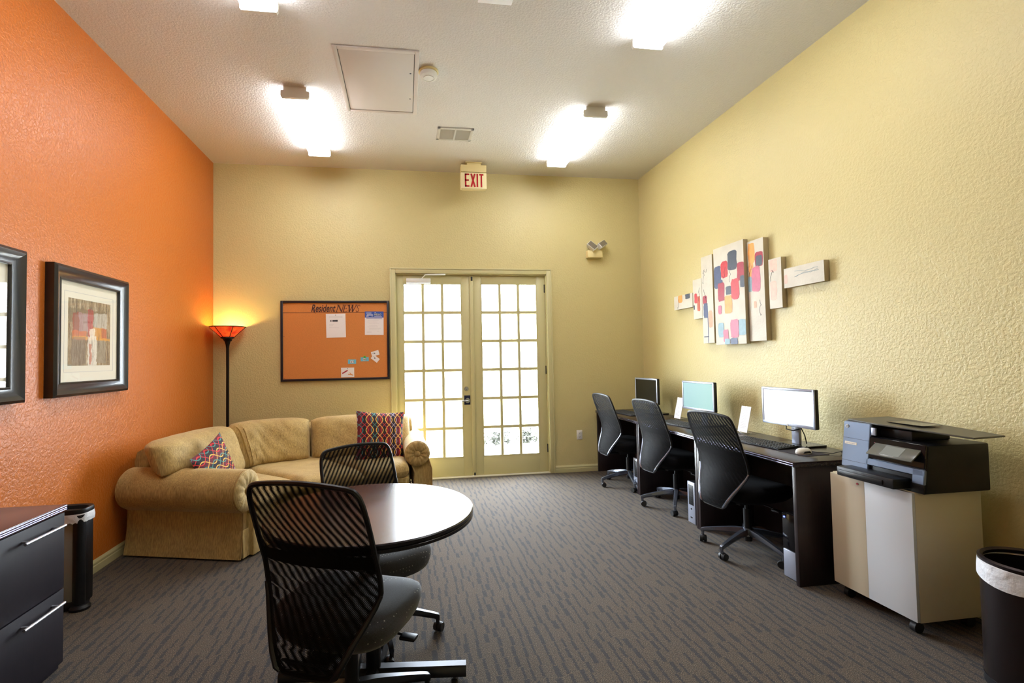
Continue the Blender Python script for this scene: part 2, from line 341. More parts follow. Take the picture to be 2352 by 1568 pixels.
# ------------------------------------------------------------------ mesh tools
class B:
    def __init__(s): s.v = []; s.f = []
    def add(s, vs, fs):
        k = len(s.v); s.v += [Vector(v) for v in vs]; s.f += [tuple(i+k for i in f) for f in fs]; return s
    def bm(s, bm, mat=None):
        bm.verts.ensure_lookup_table(); bm.verts.index_update()
        vs = [v.co.copy() for v in bm.verts]
        if mat: vs = [mat @ v for v in vs]
        s.add(vs, [[v.index for v in f.verts] for f in bm.faces]); bm.free(); return s
    def box(s, a, b, bev=0, seg=2, mat=None):
        a, b = [min(p, q) for p, q in zip(a, b)], [max(p, q) for p, q in zip(a, b)]
        bm = bmesh.new(); bmesh.ops.create_cube(bm, size=1)
        for v in bm.verts:
            v.co = Vector(((a[i]+b[i])/2+v.co[i]*(b[i]-a[i]) for i in range(3)))
        if bev: bmesh.ops.bevel(bm, geom=list(bm.edges), offset=bev, segments=seg, profile=.5, affect='EDGES')
        return s.bm(bm, mat)
    def prism(s, pts, d, bev=0, seg=3, mat=None):
        """pts: closed list of 3D points (planar), d: extrusion vector"""
        bm = bmesh.new(); d = Vector(d)
        lo = [bm.verts.new(Vector(p)) for p in pts]; hi = [bm.verts.new(Vector(p)+d) for p in pts]
        n = len(pts); bm.faces.new(lo[::-1]); bm.faces.new(hi)
        for i in range(n): bm.faces.new((lo[i], lo[(i+1) % n], hi[(i+1) % n], hi[i]))
        bmesh.ops.recalc_face_normals(bm, faces=list(bm.faces))
        if bev: bmesh.ops.bevel(bm, geom=list(bm.edges), offset=bev, segments=seg, profile=.5, affect='EDGES', clamp_overlap=True)
        return s.bm(bm, mat)
    def cyl(s, a, b, r0, r1=None, n=24, cap=True):
        r1 = r0 if r1 is None else r1
        return s.tube([a, b], [r0, r1], n, cap)
    def tube(s, pts, r, n=10, cap=True, closed=False):
        pts = [Vector(p) for p in pts]; m = len(pts)
        rs = r if isinstance(r, (list, tuple)) else [r]*m
        up = None; rings = []
        for i in range(m):
            if closed: d = pts[(i+1) % m]-pts[i-1]
            else: d = pts[min(i+1, m-1)]-pts[max(i-1, 0)]
            d.normalize()
            if up is None:
                up = Vector((0, 0, 1)) if abs(d.z) < .9 else Vector((1, 0, 0))
            u = (up-d*up.dot(d)).normalized(); w_ = d.cross(u); up = u
            rings.append([pts[i]+(u*math.cos(2*PI*k/n)+w_*math.sin(2*PI*k/n))*rs[i] for k in range(n)])
        vs = [v for g in rings for v in g]; fs = []
        for i in range(m if closed else m-1):
            j = (i+1) % m
            for k in range(n): fs.append((i*n+k, i*n+(k+1) % n, j*n+(k+1) % n, j*n+k))
        if cap and not closed: fs += [tuple(range(n))[::-1], tuple((m-1)*n+k for k in range(n))]
        return s.add(vs, fs)
    def rings(s, rings, capa=True, capb=True):
        n = len(rings[0]); vs = [v for g in rings for v in g]; fs = []
        for i in range(len(rings)-1):
            for k in range(n): fs.append((i*n+k, i*n+(k+1) % n, (i+1)*n+(k+1) % n, (i+1)*n+k))
        if capa: fs.append(tuple(range(n))[::-1])
        if capb: fs.append(tuple((len(rings)-1)*n+k for k in range(n)))
        return s.add(vs, fs)
    def lathe(s, prof, c=(0, 0, 0), n=48, cap=True, fac=1.0):
        c = Vector(c)
        return s.rings([[c+Vector((r*math.cos(2*PI*k/n), r*math.sin(2*PI*k/n)*fac, z)) for k in range(n)] for r, z in prof], cap, cap)
    def grid(s, fn, nu, nv, closeu=False):
        vs = [fn(i/nu, j/nv) for i in range(nu+1) for j in range(nv+1)]
        fs = [(i*(nv+1)+j, (i+1)*(nv+1)+j, (i+1)*(nv+1)+j+1, i*(nv+1)+j+1) for i in range(nu) for j in range(nv)]
        return s.add(vs, fs)
    def obj(s, name, mat, parent=None, smooth=40, loc=None):
        me = bpy.data.meshes.new(name)
        vs = s.v
        if loc is not None: L = Vector(loc); vs = [v-L for v in vs]
        me.from_pydata([tuple(v) for v in vs], [], s.f); me.update()
        if smooth:
            for p in me.polygons: p.use_smooth = True
            me.set_sharp_from_angle(angle=math.radians(smooth))
        bm = bmesh.new(); bm.from_mesh(me); bmesh.ops.recalc_face_normals(bm, faces=list(bm.faces)); bm.to_mesh(me); bm.free()
        me.materials.append(M[mat] if isinstance(mat, str) else mat)
        o = bpy.data.objects.new(name, me); COL.objects.link(o)
        if loc is not None: o.location = loc
        if parent: o.parent = parent
        return o
def tag(o, label=None, cat=None, group=None, kind=None):
    if label: o['label'] = label
    if cat: o['category'] = cat
    if group: o['group'] = group
    if kind: o['kind'] = kind
    return o
def thing(name, label, cat, loc=(0, 0, 0), rz=0, group=None):
    o = bpy.data.objects.new(name, None); COL.objects.link(o); o.location = loc; o.rotation_euler = (0, 0, rz)
    o.empty_display_size = .1
    return tag(o, label, cat, group)
def struct(name, b, mat, parent=None, smooth=30):
    o = b.obj(name, mat, parent, smooth)
    if not parent: o['kind'] = 'structure'
    return o
def copytree(o, parent=None):
    c = o.copy(); COL.objects.link(c); c.parent = parent
    for ch in list(o.children): copytree(ch, c)
    return c
def V(*a): return Vector(a)

def textmesh(txt, size, shear=0, width=None, extrude=.0006, off=0):
    cu = bpy.data.curves.new('lettering', 'FONT'); cu.body = txt; cu.size = size; cu.shear = shear; cu.extrude = extrude; cu.offset = off
    cu.align_x = 'LEFT'
    o = bpy.data.objects.new('lettering', cu); COL.objects.link(o)
    bpy.context.view_layer.update()
    me = bpy.data.meshes.new_from_object(o.evaluated_get(bpy.context.evaluated_depsgraph_get()))
    bpy.data.objects.remove(o)
    vs = [v.co.copy() for v in me.vertices]; fs = [tuple(p.vertices) for p in me.polygons]
    x0 = min(v.x for v in vs); x1 = max(v.x for v in vs); y0 = min(v.y for v in vs)
    k = (width/(x1-x0)) if width else 1
    return [V((v.x-x0)*k, v.y, v.z) for v in vs], fs

# ================================================================== SETTING
T = .14
b = B().box((XL-T, YF-T, -.1), (XR+T, YB+.02, 0)); struct('floor', b, 'carpet')
b = B().box((XL-T, YF-T, ZC), (XR+T, YB+T, ZC+.1)); struct('ceiling', b, 'ceil')
b = B().box((XL-T, YF-T, 0), (XL, YB+T, ZC)); struct('wall_left', b, 'orange')
b = B().box((XR, YF-T, 0), (XR+T, YB+T, ZC)); struct('wall_right', b, 'yellow')
b = B().box((XL, YF-T, 0), (XR, YF, ZC)); struct('wall_front', b, 'yellow')
b = B().box((XL, YB, 0), (DL, YB+T, ZC)).box((DR, YB, 0), (XR, YB+T, ZC)).box((DL, YB, DZ), (DR, YB+T, ZC)); struct('wall_back', b, 'yellow')
def baseboard(name, p, q, n):
    """p->q along the wall foot, n = direction into the room"""
    p, q, n = V(*p), V(*q), V(*n)
    prof = [(0, 0), (.014, 0), (.014, .045), (.010, .05), (.010, .054), (.013, .058), (.013, .068), (.007, .078), (.004, .084), (0, .084)]
    r = [[a+n*x+V(0, 0, z) for x, z in prof] for a in (p, q)]
    struct(name, B().rings(r), 'trim')
baseboard('baseboard_left', (XL, YF, 0), (XL, YB, 0), (1, 0, 0))
baseboard('baseboard_right', (XR, YF, 0), (XR, YB, 0), (-1, 0, 0))
b = B()
prof = [(0, 0), (.014, 0), (.014, .045), (.010, .05), (.010, .054), (.013, .058), (.013, .068), (.007, .078), (.004, .084), (0, .084)]
for x0, x1 in ((XL+.014, DL-.062), (DR+.062, XR-.014)):
    b.rings([[V(x, YB-d, z) for d, z in prof] for x in (x0, x1)])
struct('baseboard_back', b, 'trim')
# casing + jamb
b = B()
cw, ct = .062, .018
b.box((DL-cw, YB-ct, 0), (DL, YB+.0, DZ+cw), .004).box((DR, YB-ct, 0), (DR+cw, YB, DZ+cw), .004).box((DL, YB-ct, DZ), (DR, YB, DZ+cw), .004)
b.box((DL-cw-.001, YB-ct-.007, 0), (DL-cw+.014, YB, DZ+cw+.001), .003).box((DR+cw-.014, YB-ct-.007, 0), (DR+cw+.001, YB, DZ+cw+.001), .003).box((DL-cw, YB-ct-.007, DZ+cw-.014), (DR+cw, YB, DZ+cw+.001), .003)
struct('trim_1', b, 'trim')
b = B().box((DL+.012, YB+.081, 0), (DL+.03, YB+.11, DZ)).box((DR-.03, YB+.081, 0), (DR-.012, YB+.11, DZ)).box((DL, YB+.081, DZ-.03), (DR, YB+.11, DZ-.012)).box((DL, YB, 0), (DL+.012, YB+T, DZ)).box((DR-.012, YB, 0), (DR, YB+T, DZ)).box((DL, YB, DZ-.012), (DR, YB+T, DZ))
struct('trim_2', b, 'trim')
b = B().box((DL, YB-.02, 0), (DR, YB+T+.1, .014), .004); struct('trim_3', b, simple('pale_threshold', srgb(205, 200, 180), .4))
# doors
DY = YB+.035; DT = .045
def door(name, x0, x1, g0, g1, hardware):
    z0, z1, gz0, gz1 = .014, DZ-.012, .235, 2.305
    b = B()
    b.box((x0, DY, z0), (g0, DY+DT, z1), .002).box((g1, DY, z0), (x1, DY+DT, z1), .002)
    b.box((g0, DY, z0), (g1, DY+DT, gz0), .002).box((g0, DY, gz1), (g1, DY+DT, z1), .002)
    d = struct(name, b, 'trim')
    m = B(); w3 = (g1-g0)/3; h6 = (gz1-gz0)/6; mw = .021
    for i in (1, 2):
        x = g0+w3*i; m.prism([(x-mw, DY+.012, gz0), (x-mw*.7, DY+.002, gz0), (x+mw*.7, DY+.002, gz0), (x+mw, DY+.012, gz0), (x+mw, DY+.034, gz0), (x-mw, DY+.034, gz0)], (0, 0, gz1-gz0))
    for j in range(1, 6):
        z = gz0+h6*j; m.prism([(g0, DY+.012, z-mw), (g0, DY+.003, z-mw*.7), (g0, DY+.003, z+mw*.7), (g0, DY+.012, z+mw), (g0, DY+.034, z+mw), (g0, DY+.034, z-mw)], (g1-g0, 0, 0))
    fr = .009
    m.box((g0, DY-.003, gz0), (g0+fr, DY+.02, gz1)).box((g1-fr, DY-.003, gz0), (g1, DY+.02, gz1)).box((g0, DY-.003, gz0), (g1, DY+.02, gz0+fr)).box((g0, DY-.003, gz1-fr), (g1, DY+.02, gz1))
    m.obj('muntins', 'trim', d)
    B().box((g0, DY+.022, gz0), (g1, DY+.026, gz1)).obj('glass_pane', 'glass', d, 0)
    if hardware:
        zx = .727
        p = B().box((zx-.04, DY-.004, .855), (zx+.034, DY, .965), .002).obj('latch_guard', simple('dark_blue_steel', srgb(40, 44, 72), .3, .6), d)
        k = B().cyl((zx, DY, .905), (zx, DY-.012, .905), .03).cyl((zx, DY-.012, .905), (zx, DY-.045, .905), .012)
        k.cyl((zx+.003, DY-.045, .905), (zx-.075, DY-.052, .903), .011, .008)
        k.obj('door_lever', 'metal', d)
        B().cyl((.715, DY, 1.045), (.715, DY-.016, 1.045), .028, .025).box((.711, DY-.03, 1.03), (.719, DY-.014, 1.06), .002).obj('deadbolt', 'metal', d)
    return d
d1 = door('door_1', DL+.012, .778, -.018, .672, True)
d2 = door('door_2', .812, DR-.012, .912, 1.602, False)
B().box((.772, DY-.014, .016), (.816, DY+.006, DZ-.013), .005).obj('astragal', 'trim', d2)
B().box((.79, DY-.022, .016), (.81, DY-.012, .05), .004).box((.79, DY-.022, 2.34), (.81, DY-.012, 2.39), .004).obj('flush_bolt', 'darkmetal', d2)
# hinges
hb = B()
for z in (.25, 1.2, 2.2): hb.cyl((DR-.016, DY-.005, z), (DR-.016, DY-.005, z+.1), .007, n=10)
hb.obj('hinge', 'darkmetal', d2)
# door closer (thing on the left leaf)
t = thing('door_closer', 'white hydraulic door closer at the top of the left glazed door leaf', 'door closer', (.15, DY, 2.36))
B().box((-.13, -.055, -.055), (.155, -.004, .0), .006).obj('closer_body', 'white', t)
B().tube([(.05, -.03, 0), (.09, -.10, .035), (.33, -.06, .045)], .007, 8).tube([(.0, -.02, .055), (.33, -.05, .052)], .006, 8).obj('closer_arm', 'white', t)

# outside
b = B().box((-14, YB+T+.1, -.14), (16, 40, -.02)); struct('patio_ground', b, 'concrete')
def hedge(x, y, rx, rz, seed):
    random.seed(seed); bb = B()
    for i in range(60):
        a = random.random()*2*PI; u = random.random(); c = V(x+math.cos(a)*rx*u, y+math.sin(a)*.2*u, -.02+random.random()*rz)
        for k in range(5):
            d = V(random.gauss(0, 1), random.gauss(0, 1), random.gauss(0, 1)).normalized(); e = d.cross(V(.3, .5, .8)).normalized()*.04
            bb.add([c, c+d*.04+e*.4, c+d*.08, c+d*.04-e*.4], [(0, 1, 2, 3)])
    o = bb.obj('shrub', 'grass', None, 0, (x, y, -.02)); return o
o = hedge(1.50, 8.1, .28, .16, 3); tag(o, 'low dry shrub outside the right glazed door, left one', 'shrub')
o = hedge(2.02, 8.2, .22, .18, 5); tag(o, 'low dry shrub outside the right glazed door, right one', 'shrub')

# ================================================================== CEILING THINGS
def fixture(label, x, y0, y1, first=[]):
    if first:
        t = copytree(first[0]); t.location = (x, (y0+y1)/2, ZC); tag(t, label)
        return t
    t = thing('fluorescent_light', label, 'ceiling light', (x, (y0+y1)/2, ZC), 0, 'wraparound fluorescent lights on the ceiling')
    L = (y1-y0)/2; W = .108
    # diffuser profile
    pr = [(-W, -.022), (-W*1.0, -.06), (-W*.9, -.082), (-W*.78, -.088), (W*.78, -.088), (W*.9, -.082), (W, -.06), (W, -.022)]
    B().rings([[V(px, y, pz) for px, pz in pr] for y in (-L+.022, L-.022)]).obj('diffuser', 'tube', t)
    for s in (-1, 1):
        pr2 = [(-W*.84, -.001), (-W*.84, -.030), (-W*1.04, -.034), (-W*1.04, -.078), (-W*.95, -.091), (W*.95, -.091), (W*1.04, -.078), (W*1.04, -.034), (W*.84, -.030), (W*.84, -.001)]
        ya, yb = sorted((s*L, s*(L-.024)))
        B().rings([[V(px, y, pz) for px, pz in pr2] for y in (ya, yb)]).obj('end_cap', 'white', t)
    B().box((-W*.82, -L+.02, -.024), (W*.82, L-.02, -.001)).obj('housing', 'white', t)
    first.append(t); return t
fixture('lit fluorescent ceiling light nearest the orange wall and hatch, back row', -.868, 4.14, 5.34)
fixture('lit fluorescent ceiling light to the right of the vent, back row', 1.722, 4.185, 5.34)
fixture('lit fluorescent ceiling light cut by the top edge of the photo, right side', 1.715, 2.01, 3.207)
fixture('lit fluorescent ceiling light cut by the top edge of the photo, left side', -.865, 1.95, 3.15)
# hatch
t = thing('attic_hatch', 'flat square attic access hatch panel framed on the ceiling', 'ceiling hatch', (-.182, 4.007, ZC))
hx, hy = .278, .433; fw = .032
b = B().box((-hx-fw, -hy-fw, -.012), (-hx, hy+fw, 0), .003).box((hx, -hy-fw, -.012), (hx+fw, hy+fw, 0), .003).box((-hx, -hy-fw, -.012), (hx, -hy, 0), .003).box((-hx, hy, -.012), (hx, hy+fw, 0), .003)
b.obj('hatch_frame', 'ceilpanel', t)
B().box((-hx+.006, -hy+.006, -.008), (hx-.006, hy-.006, 0), .002).obj('hatch_panel', 'ceilpanel', t)
B().box((-hx, -hy, -.002), (hx, hy, -.0005)).obj('shadow_gap', 'ventdark', t)
for yy in (-.18, .20): B().cyl((hx-.03, yy, -.0085), (hx-.03, yy, -.006), .008, n=12).obj('latch', 'darkmetal', t)
# smoke detector
t = thing('smoke_detector', 'round white smoke detector on the ceiling beside the hatch', 'smoke detector', (.205, 3.795, ZC))
B().lathe([(.078, 0), (.078, -.012), (.074, -.016)]).obj('mount', 'cream', t)
B().lathe([(.066, -.014), (.070, -.03), (.066, -.046), (.045, -.054), (.044, -.050), (.040, -.050), (.038, -.055), (.0, -.057)], cap=False).obj('sensor_cover', 'white', t)
# vent
t = thing('air_vent', 'small two-part grey air vent on the ceiling before the exit sign', 'air vent', (.513, 4.835, ZC))
b = B(); x, y = .178, .135
b.box((-x, -y, -.012), (x, -y+.03, 0), .003).box((-x, y-.03, -.012), (x, y, 0), .003).box((-x, -y, -.012), (-x+.03, y, 0), .003).box((x-.03, -y, -.012), (x, y, 0), .003).box((-.008, -y, -.013), (.008, y, 0), .002)
b.obj('vent_frame', 'vent', t)
b = B()
for i in range(13):
    yy = -y+.04+i*(2*y-.08)/12
    b.prism([(-x+.03, yy, -.002), (-x+.03, yy+.012, -.011), (-x+.03, yy+.014, -.009), (-x+.03, yy+.002, 0)], (2*x-.06, 0, 0))
b.obj('louvers', 'vent', t)
B().box((-x+.02, -y+.02, -.0015), (x-.02, y-.02, -.0004)).obj('vent_back', 'ventdark', t)
# flush white panel at top edge
t = thing('ceiling_panel', 'flush white ceiling panel just cut by the top edge of the photo', 'ceiling panel', (.585, 2.72, ZC))
B().box((-.11, -.30, -.02), (.105, .262, 0), .003).obj('panel_cover', simple('bright_white_panel', srgb(245, 247, 252), .4), t)
# exit sign
ex, ey = .797, 5.56
t = thing('exit_sign', 'cream box sign with red EXIT lettering hanging from the ceiling', 'exit sign', (ex, ey, ZC))
B().box((-.095, -.05, -.008), (.095, .05, 0), .003).box((-.075, -.025, -.035), (.085, .025, -.006), .002).obj('canopy', 'cream', t)
B().box((-.148, -.045, -.115), (.148, .045, -.032), .006).obj('sign_cap', 'cream', t)
b = B().box((-.148, -.04, -.305), (.148, .04, -.120), .004).box((-.13, -.03, -.31), (.13, .03, -.302))
b.obj('sign_panel', simple('backlit_sign_face', srgb(240, 228, 180), .5), t)
def bar(b, p, q, w_, y0, y1):
    p, q = V(p[0], 0, p[1]), V(q[0], 0, q[1]); d = (q-p).normalized(); n = V(-d.z, 0, d.x)*w_/2
    b.prism([p+n+V(0, y0, 0), q+n+V(0, y0, 0), q-n+V(0, y0, 0), p-n+V(0, y0, 0)], (0, y1-y0, 0))
b = B(); y0, y1 = -.0425, -.0395; zt, zb = -.135, -.287; sw = .018
bar(b, (-.095, zt), (-.095, zb), sw, y0, y1)
for z in (zt-.009, (zt+zb)/2, zb+.009): bar(b, (-.104, z), (-.052 if z != (zt+zb)/2 else -.058, z), sw, y0, y1)
bar(b, (-.031, zt), (.012, zb), sw, y0, y1); bar(b, (.012, zt), (-.031, zb), sw, y0-.0003, y1)
bar(b, (.04, zt), (.04, zb), sw, y0, y1)
bar(b, (.087, zt), (.087, zb), sw, y0, y1); bar(b, (.064, zt-.009), (.112, zt-.009), sw, y0-.0003, y1)
b.obj('exit_lettering', 'red', t)
# emergency light
t = thing('emergency_light', 'white twin-head emergency light on the back wall right of the doors', 'emergency light', (2.345, YB, 2.70))
B().box((-.105, -.075, -.075), (.085, 0, .015), .006).obj('battery_box', 'cream', t)
for s, rot in ((-1, Euler((math.radians(-25), math.radians(42), math.radians(-25)))), (1, Euler((math.radians(-28), math.radians(-28), math.radians(28))))):
    mt = Matrix.Translation((s*.062+.01, -.075, .058+(.02 if s > 0 else 0))) @ rot.to_matrix().to_4x4()
    B().rings([[mt @ V(a*k, y, c*k) for a, c in ((-.062, -.036), (.062, -.036), (.062, .036), (-.062, .036))] for y, k in ((.055, .45), (.03, .8), (-.03, 1.0), (-.036, .96))]).obj('lamp_head', 'white', t, 25)
    B().box((-.055, -.040, -.030), (.055, -.034, .030), 0, mat=mt).obj('lamp_lens', simple('lens_grey', srgb(120, 112, 95), .25), t)
# outlet
t = thing('wall_outlet', 'white duplex power outlet low on the back wall right of the doors', 'outlet', (2.099, YB, .448))
B().box((-.036, -.007, -.057), (.036, 0, .057), .003).obj('cover_plate', 'white', t)
for z in (-.022, .022):
    rc = B().cyl((0, -.007, z), (0, -.010, z), .016, n=16).obj('receptacle', 'white', t)
    b = B()
    for x in (-.006, .006): b.box((x-.0015, -.0108, z-.003), (x+.0015, -.0098, z+.006))
    b.cyl((0, -.0098, z-.009), (0, -.0108, z-.009), .003, n=8)
    b.obj('socket_slots', 'black', rc)

# ================================================================== NOTICE BOARD
bx0, bx1, bz0, bz1 = -1.39, -.183, 1.182, 2.095
bt = thing('notice_board', 'black framed cork-coloured notice board headed ResidentNEWS', 'notice board', ((bx0+bx1)/2, YB, (bz0+bz1)/2))
W2, H2 = (bx1-bx0)/2, (bz1-bz0)/2
fb = B(); f = .026
fb.box((-W2, -.028, -H2), (-W2+f, 0, H2), .003).box((W2-f, -.028, -H2), (W2, 0, H2), .003).box((-W2+f, -.028, -H2), (W2-f, 0, -H2+f), .003).box((-W2+f, -.028, H2-f), (W2-f, 0, H2), .003)
fb.obj('board_frame', simple('black_board_frame', srgb(22, 20, 34), .35), bt)
B().box((-W2+f, -.014, -H2+f), (W2-f, -.001, H2-f)).obj('cork_surface', 'board', bt)
SY = -.014
# local pixel mapping from the zoomed crop: crop px -> board local
def bp(cx, cy): return ((cx-1020)/1700*2*W2, -(cy-772)/1265*2*H2)
z = bp(0, 328)[1]; B().box((-W2+f, SY-.0012, z-.0022), (W2-f, SY, z+.0022)).obj('header_line', 'boardink', bt)
for a, c in ((222, 210), (1806, 196), (222, 700), (222, 1352), (1830, 1322)):
    x, z = bp(a, c); B().cyl((x, SY, z), (x, SY-.003, z), .004, n=8).obj('screw', 'boardink', bt)
lb = B()
vs, fs = textmesh('Resident', .118, .32, (1020-640)/1700*2*W2, off=.0022)
x, z = bp(640, 312); lb.add([V(x+v.x, SY-.001-v.z, z+v.y*1.0) for v in vs], fs)
# long tail of the R
x, z = bp(660, 268); x2, z2 = bp(705, 345); lb.tube([(x, SY-.0012, z), ((x+x2)/2, SY-.0012, (z+z2)/2-.004), (x2, SY-.0012, z2)], [.003, .003, .0015], 6)
lb.obj('board_lettering', 'boardink', bt)
def serif(letter, x0, z0, w_, h, b):
    sl = .28
    def P(u, v): return (x0+u*w_+sl*v*h, z0+v*h)
    th, tn = w_*.2, w_*.10
    def ln(a, c, t_): bar(b, P(*a), P(*c), t_, SY-.0016, SY)
    def sf(u, v): bar(b, (P(u, v)[0]-w_*.13, P(u, v)[1]), (P(u, v)[0]+w_*.13, P(u, v)[1]), tn, SY-.0016, SY)
    if letter == 'N': ln((.1, 0), (.1, 1), tn); ln((.1, 1), (.85, 0), th); ln((.85, 0), (.85, 1), tn); sf(.1, 0); sf(.08, 1); sf(.85, 1)
    if letter == 'E':
        ln((.15, 0), (.15, 1), th)
        for v, u in ((0, .85), (.5, .65), (1, .82)): ln((.05, v), (u, v), tn)
        ln((.82, 1), (.82, .8), tn); ln((.85, 0), (.88, .22), tn); ln((.65, .4), (.65, .6), tn)
    if letter == 'W': ln((.0, 1), (.25, 0), th); ln((.25, 0), (.5, 1), tn); ln((.45, 1), (.72, 0), th); ln((.72, 0), (1.0, 1), tn); sf(0, 1); sf(.47, 1); sf(1, 1)
    if letter == 'S':
        pts = [(.85, .8), (.75, .97), (.45, 1.0), (.2, .88), (.22, .66), (.5, .5), (.78, .34), (.8, .12), (.5, 0), (.2, .04), (.08, .24)]
        for i in range(len(pts)-1): ln(pts[i], pts[i+1], th*.8 if 3 <= i <= 6 else tn*1.4)
nb = B()
for ch, a, c in (('N', 1022, 1130), ('E', 1128, 1205), ('W', 1205, 1318), ('S', 1330, 1390)):
    x, z = bp(a, 316); x2, z2 = bp(c, 316); serif(ch, x, z, x2-x, (316-208)/1265*2*H2, nb)
nb.obj('serif_lettering', simple('board_dark_brown_fill', srgb(98, 50, 36), .6), bt)
def paper_at(name, label, cat, c0, c1, rot=0, mat='paper', th=.0012, group=None, lift=0):
    (xa, za), (xb, zb_) = bp(*c0), bp(*c1)
    o = thing(name, label, cat, ((bx0+bx1)/2+(xa+xb)/2, YB-.0145-lift, (bz0+bz1)/2+(za+zb_)/2)); o.rotation_euler = (0, rot, 0)
    w_, h = abs(xb-xa)/2, abs(zb_-za)/2
    B().box((-w_, -th, -h), (w_, 0, h)).obj('sheet', mat, o)
    return o, w_, h, -th
def inkbars(rows, mat, parent, y, name='printed_text'):
    b = B()
    for x0, x1, z, hh in rows: b.box((x0, y-.0004, z-hh), (x1, y, z+hh))
    return b.obj(name, mat, parent, 0)
o, w_, h, y = paper_at('notice_sheet', 'white notice sheet pinned below the board heading, left of the blue-headed one', 'notice', (870, 345), (1176, 725), math.radians(-1))
for q_ in ((-w_*.7, w_*.7, h*.75, .001), (-w_*.7, w_*.7, h*.68, .0008), (-w_*.7, -w_*.2, h*.1, .0008), (-w_*.7, -w_*.3, 0, .0008), (-w_*.7, w_*.3, -h*.15, .0008)): inkbars([q_], 'inkgrey', o, y, 'text_line')
inkbars([(-w_*.55, -w_*.45, h*.4, .010), (-w_*.35, w_*.02, h*.4, .009), (w_*.0, w_*.2, h*.4, .010)], 'ink', o, y, 'printed_picture')
B().cyl((0, y, h*.88), (0, y-.006, h*.88), .004, n=10).obj('push_pin', 'ink', o)
o, w_, h, y = paper_at('notice_flyer', 'white flyer with a blue header band pinned at the upper right of the board', 'notice', (1480, 312), (1780, 690), math.radians(.5), lift=.001)
hd = B().box((-w_, y-.0006, h*.48), (w_, y, h)).obj('header_band', 'bluecard', o, 0)
inkbars([(-w_*.85, -w_*.3, h*.86, .003), (-w_*.8, -w_*.15, h*.70, .004), (-w_*.88, -w_*.6, h*.60, .004), (w_*.02, w_*.18, h*.88, .0025), (-.0*w_, w_*.82, h*.57, .002), (-w_*.3, -w_*.12, h*.6, .002)], 'paper', o, y-.0006, 'header_picture')
vs, fs = textmesh('HELLO', .030, .1, w_*.75); B().add([V(v.x+w_*.0, y-.0014-v.z, v.y+h*.67) for v in vs], fs).obj('hello_lettering', simple('cream_print', srgb(240, 228, 150), .5), o, 0)
inkbars([(-w_*.85, w_*.85, h*.38, .0022)], 'bluecard', o, y, 'printed_title')
inkbars([(-w_*.8+random.random()*.03, w_*(.3+random.random()*.5), h*(.22-.13*i), .0007) for i in range(7)]+[(-w_*.8, -w_*.3, -h*.75, .0012), (w_*.3, w_*.55, -h*.7, .0008)], 'inkgrey', o, y)
for i, (c0, c1, lab, rot) in enumerate((((1207, 1077), (1335, 1147), 'small light blue card on the board, left one without a green pin', .01), ((1408, 1043), (1536, 1108), 'small light blue card on the board held by a green pin', -.01))):
    o, w_, h, y = paper_at('business_card', lab, 'card', c0, c1, rot, 'cyan', group='light blue cards')
    inkbars([(-w_*.42, w_*.42, -h*.05, h*.55)], 'paper', o, y, 'card_picture')
    inkbars([(-w_*.3, w_*.0, -h*.15, h*.2), (w_*.18, w_*.35, -h*.05, h*.35)], 'ink', o, y-.0004, 'picture_detail')
    if i: B().tube([(0, y, h*1.05), (0, y-.004, h*1.05), (0, y-.012, h*1.05), (0, y-.014, h*1.05)], [.006, .013, .012, .004], 16).obj('round_pin', 'green', o)
for c, rot, lab, lift in (((1640, 985), math.radians(-16), 'upper of two overlapping small white cards tilted on the board', .0), ((1640, 1070), math.radians(38), 'lower of two overlapping small white cards tilted on the board', .0014)):
    o, w_, h, y = paper_at('white_card', lab, 'card', (c[0]-62, c[1]-38), (c[0]+62, c[1]+38), rot, lift=lift)
    inkbars([(-w_*.7, -w_*.1, h*.3, .0015)], 'ink', o, y, 'text_line'); inkbars([(-w_*.3, w_*.0, h*.0, .004)], 'ink', o, y, 'card_emblem')
o, w_, h, y = paper_at('picture_card', 'white card with red and orange picture at the bottom of the board', 'card', (1098, 1206), (1304, 1358), 0)
b = B(); bar(b, (-w_*.82, -h*.2), (w_*.0, h*.45), .014, y-.0005, y); b.obj('red_picture', 'redink', o, 0)
b = B(); bar(b, (w_*.05, -h*.35), (w_*.85, -h*.58), .010, y-.0005, y); bar(b, (w_*.3, -h*.05), (w_*.6, -h*.45), .007, y-.0006, y); b.obj('orange_picture', 'orangeink', o, 0)
B().cyl((0, y, h*.82), (0, y-.006, h*.82), .004, n=10).obj('push_pin', 'ink', o)

